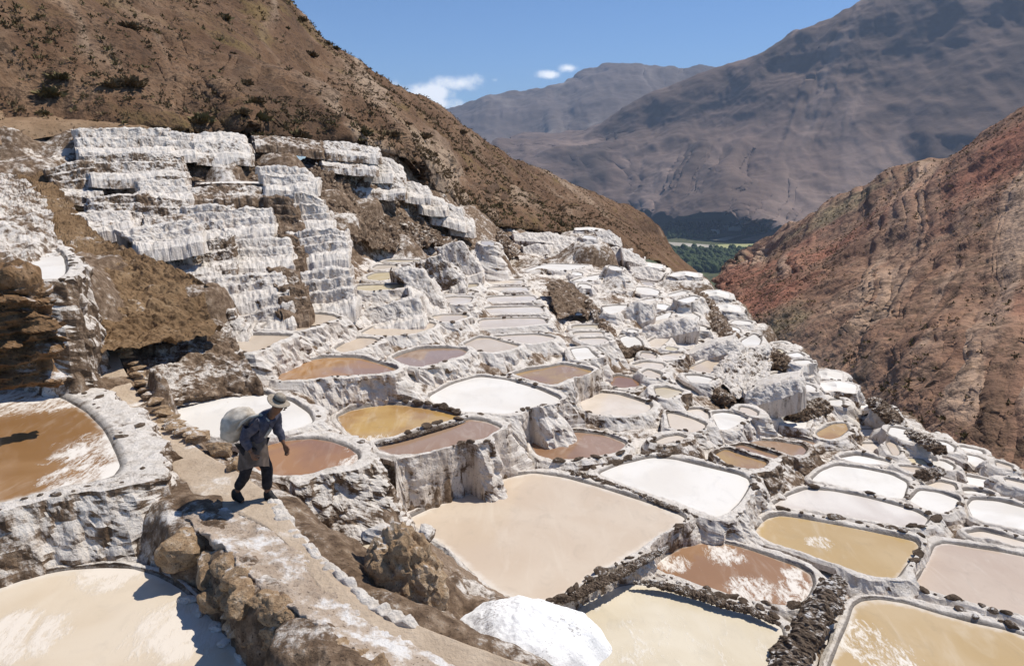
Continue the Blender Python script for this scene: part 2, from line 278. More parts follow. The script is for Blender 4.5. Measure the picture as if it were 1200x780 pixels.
# ---------------------------------------------------------------- salt ponds: surface, level under the eye, outline in the photograph
PONDS = {
 'n1':('milky',-5.25,[(-200,740),(-60,705),(0,689),(40,675),(77,668),(123,665),(154,666),(182,674),(209,688),(230,706),(255,733),(277,762),(292,785),(310,830),(300,900),(-200,900)]),
 'n2':('orangecrust',-4.45,[(0,456),(44,458),(74,467),(100,482),(122,504),(135,530),(141,547),(131,560),(87,571),(44,580),(0,592),(-80,600),(-130,540),(-70,470)]),
 'p3':('white',-5.2,[(180,466),(215,460),(260,456),(300,460),(340,469),(362,484),(367,495),(345,504),(318,512),(290,518),(262,516),(240,507),(210,492),(192,480)]),
 'p4':('rust',-5.27,[(319,520),(337,516),(365,514),(387,517),(407,524),(419,532),(420,540),(410,547),(382,552),(362,557),(337,559),(317,557),(295,548),(290,530)]),
 'p5':('amber',-5.91,[(394,489),(410,481),(430,477),(455,474),(475,475),(500,479),(525,484),(546,489),(525,495),(500,502),(475,510),(455,516),(435,520),(417,515),(405,505)]),
 'p6':('mauve',-5.81,[(440,521),(460,517),(490,507),(525,499),(550,491),(570,494),(587,501),(582,507),(565,515),(537,522),(512,529),(490,534),(462,534),(447,530)]),
 'p7':('white',-6.02,[(500,466),(529,450),(561,441),(594,445),(631,456),(658,468),(648,475),(615,480),(594,486),(570,486),(541,484),(516,478)]),
 'p8':('amberbrown',-6.09,[(600,439),(620,434),(640,431),(660,427),(680,431),(695,435),(688,440),(668,446),(648,453),(630,450),(612,444)]),
 'p9':('pale',-6.75,[(679,471),(690,465),(704,460),(724,462),(744,468),(761,474),(763,478),(756,484),(740,488),(720,490),(700,487),(684,482)]),
 'p10':('brown',-6.85,[(620,517),(645,510),(675,506),(710,510),(735,520),(725,530),(690,537),(655,542),(630,535)]),
 'p11':('beige',-6.9,[(475,609),(520,588),(560,572),(600,558),(625,554),(660,559),(700,570),(750,586),(790,600),(803,607),(800,614),(780,625),(750,643),(710,667),(680,685),(660,699),(640,706),(612,706),(587,697),(560,677),(540,657),(527,645),(507,630),(490,619)]),
 'p12':('white',-6.96,[(701,555),(722,546),(762,536),(790,538),(815,544),(840,550),(865,556),(876,561),(879,567),(872,580),(865,590),(852,602),(840,607),(825,602),(800,592),(765,580),(740,571),(715,561)]),
 'p13':('browncrust',-7.32,[(761,666),(780,652),(800,641),(820,636),(840,635),(865,640),(890,648),(915,657),(935,664),(950,673),(953,684),(948,697),(935,710),(918,712),(890,706),(840,693),(800,680),(775,671)]),
 'p14':('streaky',-7.25,[(660,722),(675,712),(700,699),(725,687),(745,684),(775,687),(812,697),(850,709),(875,716),(900,725),(915,735),(918,745),(915,760),(910,775),(902,805),(880,870),(640,870),(640,790),(650,750)]),
 'p15':('yellow',-7.51,[(888,628),(885,622),(892,613),(900,607),(915,604),(937,607),(975,614),(1012,621),(1050,629),(1072,634),(1077,640),(1072,650),(1062,662),(1050,678),(1025,676),(995,667),(970,659),(945,650),(920,641),(900,634)]),
 'p16':('greybeige',-7.71,[(1071,686),(1080,672),(1090,652),(1095,640),(1107,636),(1137,641),(1170,646),(1200,652),(1270,668),(1270,745),(1200,722),(1162,713),(1137,707),(1100,696)]),
 'p17':('yellowsplash',-7.68,[(994,730),(1000,710),(1010,704),(1030,702),(1062,707),(1100,719),(1137,729),(1175,737),(1200,745),(1310,776),(1310,900),(945,900),(962,810),(974,778),(985,750)]),
 'p18':('saltmauve',-7.66,[(902,594),(925,580),(945,573),(975,575),(1012,582),(1050,592),(1075,600),(1088,608),(1082,617),(1060,618),(1025,611),(987,605),(950,599),(920,598)]),
 'p19':('white',-7.91,[(950,563),(962,552),(980,545),(1012,549),(1045,556),(1064,566),(1058,586),(1040,584),(1005,577),(975,570)]),
 'p20':('white',-7.93,[(1065,587),(1077,574),(1100,577),(1125,586),(1119,595),(1105,602),(1085,598),(1072,592)]),
 'p21':('palewhite',-8.05,[(1134,592),(1140,585),(1170,587),(1200,595),(1260,610),(1260,638),(1200,622),(1170,617),(1143,610),(1137,600)]),
 'p22':('pale',-7.88,[(1131,625),(1150,622),(1175,628),(1200,635),(1250,648),(1250,656),(1200,643),(1170,636),(1140,631)]),
 'p23':('pale',-8.26,[(1082,570),(1100,564),(1118,568),(1121,576),(1105,575)]),
 'p24':('white',-8.61,[(1104,557),(1120,556),(1150,561),(1170,566),(1164,576),(1145,571),(1122,566)]),
 'p25':('white',-8.33,[(1126,575),(1140,575),(1164,580),(1160,584),(1133,580)]),
 'p26a':('amberbrown',-7.08,[(837,533),(850,526),(872,534),(900,542),(892,550),(870,551),(852,544)]),
 'p26b':('mauve',-7.36,[(853,525),(870,521),(892,528),(915,535),(903,541),(876,533)]),
 'p26c':('mauve',-7.68,[(874,520),(886,516),(910,517),(940,522),(945,528),(940,535),(923,535),(900,527)]),
 'p26d':('brown',-8.12,[(888,512),(915,510),(958,519),(948,523),(920,517)]),
 'p27':('pale',-6.89,[(781,484),(792,485),(812,491),(827,498),(825,503),(812,508),(796,505),(786,502)]),
 'p28':('palewhite',-7.21,[(834,485),(848,483),(870,487),(876,492),(860,500),(845,506),(840,498)]),
 'p28b':('pale',-7.12,[(800,481),(820,479),(830,485),(831,492),(824,492),(812,487)]),
 'p29':('pale',-6.85,[(766,518),(780,512),(794,510),(804,513),(788,520),(774,523)]),
 'p30':('brown',-6.82,[(713,444),(724,440),(740,443),(751,448),(747,454),(730,456),(718,453)]),
 'p31':('ochre',-6.7,[(767,455),(780,454),(800,459),(794,464),(780,469),(770,464)]),
 'p32':('pale',-6.63,[(752,437),(760,433),(775,439),(773,443),(760,443)]),
 'p33':('pale',-6.97,[(740,428),(756,424),(776,426),(779,430),(771,434),(756,431)]),
 'p34':('white',-6.95,[(726,396),(740,392),(751,400),(753,408),(740,409),(732,406)]),
 'p35':('pale',-7.32,[(759,401),(768,396),(785,396),(780,402),(770,408),(762,407)]),
 'p36':('white',-7.53,[(789,394),(806,388),(826,390),(834,394),(818,400),(800,407),(792,403)]),
 'p37':('pale',-7.05,[(771,417),(788,414),(802,414),(793,420),(779,422)]),
 'p38':('beige',-7.46,[(805,432),(820,426),(840,417),(860,414),(867,416),(852,426),(843,435),(832,438),(816,436)]),
 'p39':('palewhite',-6.99,[(802,440),(818,440),(836,444),(828,449),(812,449)]),
 'l2a':('ochre',-7.72,[(676,366),(696,365),(698,369),(674,370)]),
 'l2b':('ochre',-7.25,[(673,373),(698,372),(701,377),(672,378)]),
 'l2c':('ochre',-6.83,[(671,382),(702,381),(704,386),(671,387)]),
 'l2d':('pale',-6.44,[(672,390),(705,389),(707,393),(674,394)]),
 'l2e':('pale',-6.13,[(677,397),(708,396),(714,400),(697,404),(684,401)]),
 'l2f':('white',-6.07,[(669,409),(688,407),(692,412),(700,419),(677,423),(672,416)]),
 'l1a':('palewhite',-7.53,[(562,316),(596,314),(600,317),(563,319)]),
 'l1b':('palewhite',-7.2,[(564,322),(604,321),(606,324),(565,325)]),
 'l1c':('pale',-6.92,[(569,329),(612,328),(614,332),(570,333)]),
 'l1d':('pale',-6.64,[(572,337),(616,336),(620,341),(572,342)]),
 'l1e':('pale',-6.39,[(571,348),(624,346),(630,353),(569,355)]),
 'l1f':('pale',-6.12,[(568,361),(634,359),(638,367),(566,368)]),
 'l1g':('mauvepale',-5.88,[(561,375),(600,373),(636,373),(642,380),(600,384),(562,386)]),
 'l1h':('mauvepale',-5.85,[(577,395),(600,393),(630,392),(651,396),(642,401),(620,404),(606,401),(590,397)]),
 'l1i':('beige',-5.71,[(543,404),(560,396),(573,396),(590,401),(610,406),(598,410),(575,414),(556,410)]),
 'p42':('mauve',-5.62,[(459,420),(474,414),(492,409),(520,408),(540,409),(548,412),(540,418),(520,424),(504,429),(490,432),(474,428)]),
 'p43':('orange',-5.24,[(320,444),(336,434),(360,423),(380,419),(420,419),(444,426),(466,433),(460,438),(440,440),(410,442),(380,444),(356,447),(330,448)]),
 'p44':('beige',-5.28,[(392,409),(406,401),(420,396),(438,397),(444,400),(432,406),(420,412),(400,414)]),
 'p45':('beige',-5.35,[(422,391),(440,382),(466,377),(492,376),(510,380),(506,385),(488,391),(468,394),(446,394)]),
 'p46':('beige',-5.34,[(506,371),(520,369),(546,369),(549,372),(528,378),(517,377)]),
 'p47':('pale',-5.39,[(518,350),(532,348),(554,349),(550,355),(536,358),(519,356)]),
 'p48':('pale',-5.72,[(523,342),(556,341),(556,345),(521,346)]),
 'p49':('ochre',-6.06,[(534,334),(560,333),(559,337),(533,339)]),
 'p50':('palewhite',-6.41,[(540,327),(560,325),(561,329),(540,331)]),
 'p51':('yellowpale',-4.67,[(413,339),(420,335),(450,334),(476,333),(473,338),(456,341),(424,342)]),
 'p52':('yellowpale',-4.79,[(430,324),(440,320),(463,319),(461,326),(446,330),(433,329)]),
 'p53':('pale',-4.98,[(437,314),(442,311),(464,311),(465,314),(442,317)]),
 'p54':('ochre',-5.1,[(449,307),(456,305),(491,305),(491,307),(466,308)]),
 'p55':('pale',-5.48,[(465,302),(473,300),(494,300),(495,302)]),
 'p56':('yellowpale',-5.9,[(485,297),(494,293),(515,293),(508,297)]),
 'p57':('orange',-4.84,[(380,364),(400,360),(422,358),(415,363),(398,368)]),
 'p58':('beige',-4.74,[(304,385),(324,376),(348,370),(372,368),(390,370),(397,374),(380,382),(354,389),(328,388)]),
 'p59':('beige',-4.65,[(271,399),(288,393),(316,393),(344,394),(324,402),(308,410),(292,416),(280,408)]),
 'p60':('rust',-4.66,[(238,364),(264,361),(256,368),(246,371),(239,370)]),
 'p61':('palewhite',-3.85,[(224,322),(232,316),(260,312),(280,312),(308,315),(323,318),(308,321),(276,322),(246,325),(230,327)]),
 'p62':('yellowpale',-3.95,[(303,312),(315,309),(350,307),(374,307),(364,312),(340,316),(325,317)]),
 'p63':('yellowpale',-2.95,[(98,276),(100,269),(150,262),(195,257),(219,256),(200,260),(150,270),(128,276)]),
 'p64':('yellowpale',-3.0,[(265,274),(290,270),(325,268),(325,271),(300,274)]),
 'p65':('yellowpale',-3.05,[(331,270),(350,267),(370,266),(360,269),(342,272)]),
 'p66':('olive',-1.25,[(142,210.5),(157,208.5),(200,208),(203,209),(182,211),(157,213),(145,212.5)]),
 'p67':('pale',-1.93,[(225,235),(275,231),(318,229),(316,231),(275,234)]),
 'f1':('white',-6.81,[(612,318),(630,312),(645,309),(668,310),(692,311),(680,315),(655,318),(640,316)]),
 'f2':('white',-6.53,[(705,360),(720,358),(736,358),(730,364),(716,368),(709,365)]),
 'f3':('white',-7.46,[(750,376),(770,371),(788,365),(782,374),(768,380),(752,383)]),
 'f4':('white',-7.82,[(778,347),(800,341),(808,343),(788,348)]),
 'f5':('pale',-7.37,[(675,345),(690,342),(696,343),(684,347)]),
 'f6':('white',-6.98,[(668,330),(684,325),(708,321),(730,323),(712,325),(690,330)]),
 'f7':('white',-7.09,[(640,300),(655,297),(676,295),(690,296),(670,299)]),
 'f8':('palewhite',-7.56,[(740,356),(756,351),(774,349),(768,353),(750,358)]),
 'f9':('palewhite',-6.99,[(792,352),(812,347),(820,349),(806,355)]),
 'f10':('palewhite',-8.64,[(770,336),(785,331),(800,334),(786,338)]),
 'c1':('palewhite',-7.42,[(868,400),(884,391),(892,398),(889,405),(874,407)]),
 'c2':('white',-8.18,[(856,378),(862,375),(880,377),(881,380),(866,381)]),
 'c4':('white',-8.77,[(906,403),(918,401),(924,405),(913,407)]),
 'c5':('palewhite',-8.43,[(922,415),(936,413),(943,418),(930,419)]),
 'c6':('white',-7.57,[(929,423),(948,422),(952,426),(937,428)]),
 'c7':('palewhite',-8.16,[(897,440),(912,437),(927,440),(919,444),(901,447)]),
 'c8':('yellowpale',-7.48,[(868,462),(878,456),(897,450),(900,452),(884,461),(872,466)]),
 'c9':('pale',-7.91,[(912,466),(936,460),(938,463),(918,470)]),
 'd1':('amber',-8.03,[(957,507),(975,497),(991,496),(994,504),(982,513),(972,516),(960,513)]),
 'd2':('pale',-8.81,[(1002,507),(1010,503),(1029,503),(1030,514),(1002,513)]),
 'd3':('pale',-8.39,[(1004,520),(1034,520),(1039,530),(1020,529)]),
 'd4':('beige',-8.1,[(1038,519),(1047,517),(1055,531),(1048,535)]),
 'd5':('yellowpale',-8.25,[(1059,537),(1080,538),(1088,545),(1072,543)]),
 'd6':('beige',-7.98,[(1052,546),(1075,548),(1086,552),(1070,555)]),
 'd7':('palewhite',-8.11,[(982,537),(1005,533),(1044,542),(1038,545),(1000,543)]),
 'd8':('pale',-9.66,[(996,483),(1017,481),(1021,485),(1000,486)]),
 'd9':('white',-9.14,[(1002,490),(1017,488),(1020,492),(1007,494)]),
 'd10':('palewhite',-8.16,[(971,469),(987,468),(987,476),(975,475)]),
 'd11':('white',-8.55,[(1062,526),(1088,528),(1096,535),(1080,535)]),
 'd12':('white',-9.0,[(1124,548),(1163,553),(1168,559),(1131,553)]),
 'd13':('pale',-8.14,[(1177,561),(1200,566),(1230,575),(1225,582),(1200,575),(1184,570)]),
 'd14':('pale',-8.39,[(1167,541),(1186,547),(1184,550),(1169,547)]),
 'd15':('white',-8.25,[(1026,476),(1044,478),(1049,484),(1036,484)]),
 'd16':('white',-9.07,[(1124,523),(1150,528),(1154,534),(1133,530)]),
 'pit':('ochre',-6.25,[(392,650),(410,642),(440,636),(451,642),(447,650),(435,666),(420,668),(405,660)]),
 'cliff':('white',-2.34,[(-80,335),(0,326),(35,324),(60,333),(78,320),(75,302),(60,289),(40,284),(0,288),(-80,292)]),
 'x0':('white',-7.96,[(1043.7,500.0),(1066.7,504.6),(1084.1,513.6),(1081.0,520.6),(1060.3,516.7),(1040.8,507.9)]),
 'x1':('white',-7.47,[(794.1,362.6),(808.8,365.6),(820.0,371.5),(817.9,376.2),(804.6,373.8),(792.1,368.0)]),
 'x2':('white',-7.48,[(746.6,336.0),(761.4,337.2),(772.7,341.0),(770.5,345.8),(757.1,345.4),(744.4,341.3)]),
 'x3':('mauvepale',-7.15,[(868.3,476.6),(879.3,478.8),(888.0,483.7),(886.1,488.2),(876.1,486.5),(866.3,481.6)]),
 'x4':('white',-7.38,[(855.4,443.1),(865.2,445.1),(873.0,449.6),(871.3,453.8),(862.3,452.3),(853.6,447.8)]),
 'x5':('pale',-7.45,[(840.1,449.9),(850.0,451.9),(858.3,457.1),(856.2,462.7),(846.9,461.5),(837.6,456.1)]),
 'x6':('palewhite',-8.75,[(1131.9,532.6),(1146.8,535.6),(1158.5,542.1),(1156.1,548.0),(1142.5,545.7),(1129.4,539.2)]),
 'x7':('palewhite',-8.73,[(1030.5,484.6),(1047.8,488.1),(1060.8,494.8),(1058.5,500.0),(1042.9,497.0),(1028.3,490.5)]),
 'x8':('palewhite',-8.38,[(1096.8,516.1),(1109.1,518.5),(1119.0,524.5),(1116.6,530.4),(1105.4,528.7),(1094.2,522.7)]),
 'x9':('palewhite',-8.0,[(935.4,432.6),(942.7,434.1),(948.6,437.7),(947.1,441.4),(940.4,440.5),(933.7,436.8)]),
 'x10':('palewhite',-8.31,[(1094.6,538.3),(1107.6,540.9),(1117.6,546.4),(1115.6,551.1),(1103.9,549.0),(1092.6,543.6)]),
 'x11':('white',-7.05,[(678.6,332.6),(686.8,333.2),(693.1,335.4),(691.8,338.4),(684.4,338.2),(677.3,335.8)]),
 'x12':('mauvepale',-5.09,[(565.4,281.9),(573.1,282.5),(579.2,284.9),(577.8,288.4),(570.8,288.4),(563.9,285.7)]),
 'x13':('white',-7.73,[(941.9,449.8),(949.7,451.4),(956.0,455.1),(954.5,458.7),(947.4,457.7),(940.3,453.9)]),
 'x14':('mauvepale',-6.93,[(752.4,413.2),(761.7,413.9),(769.1,416.7),(767.4,420.5),(758.9,420.4),(750.6,417.4)]),
 'x15':('palewhite',-7.65,[(865.2,434.2),(874.0,435.9),(880.7,439.6),(879.4,442.6),(871.5,441.2),(863.9,437.6)]),
 'x16':('palewhite',-9.02,[(999.0,468.5),(1010.3,470.8),(1019.1,475.6),(1017.3,479.7),(1007.1,477.9),(997.2,473.2)]),
 'x17':('palewhite',-7.63,[(770.1,356.1),(779.2,356.8),(786.3,359.4),(784.8,362.9),(776.5,362.7),(768.6,359.9)]),
 'x18':('yellowpale',-9.3,[(980.7,483.0),(990.4,484.9),(998.0,489.2),(996.4,492.8),(987.6,491.3),(979.1,487.2)]),
 'x19':('white',-7.25,[(818.0,381.4),(825.4,382.9),(831.1,386.0),(830.0,388.6),(823.3,387.4),(816.9,384.3)]),
 'x20':('palewhite',-5.62,[(684.2,276.2),(692.9,276.9),(699.4,278.9),(698.3,281.1),(690.5,280.7),(683.2,278.7)]),
 'x21':('white',-8.09,[(879.3,415.4),(884.6,416.5),(888.9,419.1),(887.9,421.8),(883.0,421.1),(878.1,418.4)]),
 'x22':('white',-6.84,[(736.5,385.8),(742.6,386.2),(747.3,388.0),(746.3,390.3),(740.8,390.2),(735.5,388.3)]),
 'x23':('white',-7.66,[(895.5,484.4),(902.8,485.9),(908.7,489.4),(907.3,492.9),(900.6,491.8),(893.9,488.3)]),
 'x24':('palewhite',-6.9,[(671.0,318.6),(677.4,319.1),(682.4,320.8),(681.5,322.9),(675.6,322.8),(670.0,321.0)]),
 'x25':('yellowpale',-7.01,[(781.4,406.3),(788.5,406.9),(793.9,408.8),(792.8,411.4),(786.4,411.2),(780.3,409.2)]),
 'x26':('beige',-8.0,[(752.9,329.9),(760.2,330.5),(765.6,332.3),(764.6,334.5),(758.1,334.3),(751.9,332.3)]),
 'x27':('yellowpale',-8.65,[(909.6,408.8),(915.0,409.9),(919.4,412.5),(918.4,415.0),(913.4,414.2),(908.5,411.6)]),
 'x28':('palewhite',-8.24,[(857.6,383.1),(863.0,384.2),(867.5,387.1),(866.3,390.3),(861.3,389.6),(856.2,386.6)]),
 'x29':('white',-6.45,[(714.1,311.5),(722.5,312.2),(729.0,314.4),(727.8,317.1),(720.1,316.8),(712.9,314.5)]),
 'x30':('pale',-7.68,[(862.9,466.3),(870.5,467.8),(876.5,471.2),(875.2,474.5),(868.3,473.3),(861.5,469.9)]),
}
# ledges seen edge on: name: (salt, range, depth, front edge left to right)
TERR = {
'a7':(0.10,34,2.5,[(236,217),(262,214.5),(290,214.5),(317,217)]),
'b6':(0.48,63,2.0,[(676,270),(690,268),(704,272)]),
'b8':(0.63,55,1.8,[(690,306),(712,303),(732,307)]),
'b9':(0.58,53,1.8,[(742,314),(758,310),(776,316)]),
'b10':(0.58,48,1.6,[(788,325),(804,321),(818,326)]),
'b11':(0.63,42,1.6,[(826,348),(840,344),(854,351)]),
'b12':(0.63,39,1.5,[(838,365),(852,361),(868,367)]),
'b14':(0.63,30,1.2,[(952,446),(968,441),(986,446)]),
'b15':(0.63,28.5,1.2,[(958,460),(980,455),(1002,461)]),
'b17':(0.38,26,1.1,[(936,475),(952,471),(968,476)]),
'b21':(0.43,23.5,1.0,[(912,488),(932,483),(954,489)]),
'b22':(0.43,22.3,1.0,[(896,501),(918,496),(944,501)]),
'b26':(0.48,31,1.2,[(704,374),(716,371),(730,376)]),
}
# retaining walls: (range, salt, label or None, top line, foot line), left to right as seen in the photograph
WALLS = [
 (40,.62,"topmost left white wall of the terraces, right under the trail",[(92,152),(125,150),(165,149.5),(194,151)],[(96,177),(130,178),(160,177),(195,176)]),
 (39.8,.55,None,[(195,155),(207,155),(220,157)],[(200,179),(212,180),(225,179)]),
 (40.5,.6,None,[(228,157),(255,155.5),(280,158)],[(229,166),(255,166),(283,166)]),
 (39,.5,None,[(230,167),(256,165.5),(280,166),(288,170)],[(233,182),(256,183),(276,182),(291,184)]),
 (37,.5,"long white wall of the second row, upper left",[(102,183),(140,179.5),(160,179),(190,180),(209,182)],[(110,206),(140,208),(168,205),(195,203),(214,206)]),
 (36.5,.35,None,[(58,200),(80,192),(102,189)],[(74,224),(95,227),(116,224)]),
 (33.5,.75,"white wall under the olive pond",[(166,213),(190,211),(212,209.5)],[(171,229),(195,231),(220,231)]),
 (33,.2,"low brown wall with a salty lip, right of the olive pond",[(222,219),(250,217),(290,218),(330,221)],[(224,231),(255,230),(290,229),(330,228)]),
 (31.5,.45,None,[(108,232),(140,228),(166,227)],[(108,260),(135,263),(160,261)]),
 (31.4,.3,None,[(166,229),(190,231),(217,236)],[(172,258),(195,257),(222,255)]),
 (30.3,.55,None,[(222,243),(245,239),(266,242)],[(229,276),(250,275),(268,273)]),
 (30.2,.85,"smooth white wall block in the middle of the upper terraces",[(267,245),(290,243.5),(314,245)],[(268,271),(290,270),(317,268)]),
 (30.8,-.1,"dark brown wall gap between two white blocks, upper terraces",[(316,231),(328,230),(338,233)],[(326,266),(338,266),(349,264)]),
 (31.5,.75,"white sloping wall block right of the dark brown gap",[(337,228),(350,224),(364,226),(373,235)],[(348,264),(360,264),(375,263),(385,262)]),
 (33.8,.8,"pale wall block right of the dark brown earth face",[(308,196),(335,195),(357,198),(365,209)],[(314,219),(335,221),(353,218),(369,216)]),
 (30.5,.7,None,[(84,252),(110,250),(145,248)],[(91,268),(118,267),(148,263)]),
 (26.6,.8,"dripping white wall under the left end of the yellow pond terrace",[(146,272),(172,267),(198,261),(220,257)],[(166,287),(190,285),(212,282),(231,277)]),
 (26.2,.45,"lumpy white and brown wall above the brown mound",[(166,289),(195,286),(230,282),(266,278)],[(188,313),(215,317),(240,313),(270,308)]),
 (27.4,.85,"wide smooth pinkish white wall over the thin yellow pond",[(268,283),(300,281),(335,280)],[(272,307),(300,308),(338,305)]),
 (27.6,-.1,"dark brown wall gap above the thin yellow pond",[(334,275),(341,275),(346,280)],[(339,305),(345,305),(352,303)]),
 (28,.75,"white wall block at the right end of the yellow pond terrace",[(344,274),(365,269),(388,265),(400,273)],[(353,304),(370,302),(390,299),(404,297)]),
 (23.9,.6,"white wall under the pale pond beside the brown mound",[(230,329),(260,325),(290,323),(324,320)],[(236,352),(262,351),(290,347),(327,338)]),
 (24.3,-.1,None,[(324,318),(333,317),(342,321)],[(328,337),(336,337),(346,335)]),
 (22.6,-.1,None,[(331,337),(342,335),(351,340)],[(336,368),(345,368),(356,364)]),
 (24.4,.7,"tall smooth grey white wall above the small orange brown pond",[(343,323),(365,319),(390,314),(405,316)],[(355,362),(375,362),(396,358),(411,353)]),
 (22.4,.55,"lumpy white wall stepping up behind the lens shaped pond",[(264,363),(298,353),(334,340)],[(278,391),(304,384),(338,371)]),
 (20.8,.45,None,[(237,375),(252,371),(267,365)],[(260,397),(272,396),(284,391)]),
 (44,.45,None,[(375,165),(400,166),(438,172)],[(385,178),(405,179),(442,183)]),
 (43.5,.15,None,[(300,160),(335,161),(372,165)],[(302,169),(335,172),(374,177)]),
 (43,.4,None,[(375,180),(405,180),(434,184)],[(380,191),(408,195),(438,197)]),
 (44,.7,None,[(424,188),(440,187),(451,190)],[(428,203),(442,205),(457,205)]),
 (45,.7,None,[(448,184),(456,185),(464,193)],[(455,203),(463,205),(472,206)]),
 (43,.45,None,[(407,205),(430,203),(455,205),(468,209)],[(413,219),(432,223),(456,225),(472,223)]),
 (46,.7,None,[(470,213),(484,213),(496,219)],[(476,227),(488,229),(502,230)]),
 (47.5,.65,None,[(486,230),(500,228),(514,233)],[(493,241),(505,244),(520,244)]),
 (47.5,.55,None,[(501,238),(518,236),(538,244)],[(507,253),(522,256),(542,263)]),
 (48,.6,None,[(521,250),(535,249),(548,258)],[(529,265),(540,267),(553,269)]),
 (39,.55,"tilted grey white wall between the small stair and the long ladder",[(516,292),(530,284),(541,282),(549,296)],[(528,319),(540,324),(550,325),(562,320)]),
 (32,.5,"tilted grey wall left of the column of pale rungs",[(494,309),(508,300),(516,298),(523,311)],[(511,341),(522,343),(532,337),(541,331)]),
 (26.6,.55,"white wall at the right side of the small stair",[(467,319),(480,314),(494,317),(501,329)],[(482,337),(496,346),(506,361),(518,365)]),
 (24.0,.65,"long white wall above the curved pale beige pond",[(404,373),(430,361),(460,354),(487,349)],[(417,392),(440,382),(466,377),(491,372)]),
 (58,.6,"topmost long wall of the far white terraces",[(603,274),(640,273),(678,279)],[(605,282),(640,284),(678,286)]),
 (54.5,.85,"bright white block wall beside the dark rib on the far terraces",[(615,289),(630,287),(643,289)],[(617,303),(630,304),(645,303)]),
 (56,.55,None,[(642,285),(660,285),(676,288)],[(644,295),(660,296),(678,295)]),
 (52,.6,None,[(644,301),(668,296),(692,298)],[(647,309),(668,310),(694,309)]),
 (57,.6,None,[(677,286),(692,284),(706,287)],[(681,297),(694,299),(708,298)]),
 (55,.6,None,[(704,291),(722,290),(737,293)],[(705,304),(722,306),(736,304)]),
 (60,.6,None,[(700,272),(714,270),(724,279)],[(703,283),(714,285),(726,289)]),
 (54,.55,None,[(730,291),(742,296),(752,303)],[(733,305),(742,307),(754,313)]),
 (44,.3,"grey rocky face at the top right of the long pond ladder",[(611,323),(635,314),(657,321)],[(617,339),(638,341),(662,335)]),
 (46,.5,None,[(689,322),(715,318),(738,322)],[(693,333),(715,337),(740,337)]),
 (52,.6,None,[(741,313),(758,313),(776,321)],[(741,323),(754,327),(770,329)]),
 (40.5,.3,None,[(699,345),(720,341),(740,341)],[(701,353),(720,357),(738,355)]),
 (31.5,.8,None,[(735,365),(748,355),(762,355)],[(739,383),(750,379),(764,373)]),
 (30.5,.8,"white wall of blocks below the white pond near the far ridge",[(749,387),(775,379),(800,375),(810,378)],[(755,397),(778,395),(800,391),(812,387)]),
 (27.9,.9,"long curved wall of upright white blocks near the crest",[(793,425),(815,413),(838,403),(854,399)],[(799,434),(818,426),(840,417),(862,412)]),
 (22.6,.75,"white wall in front of the pale yellow crest pond",[(879,463),(905,451),(930,446)],[(883,477),(908,469),(934,459)]),
]
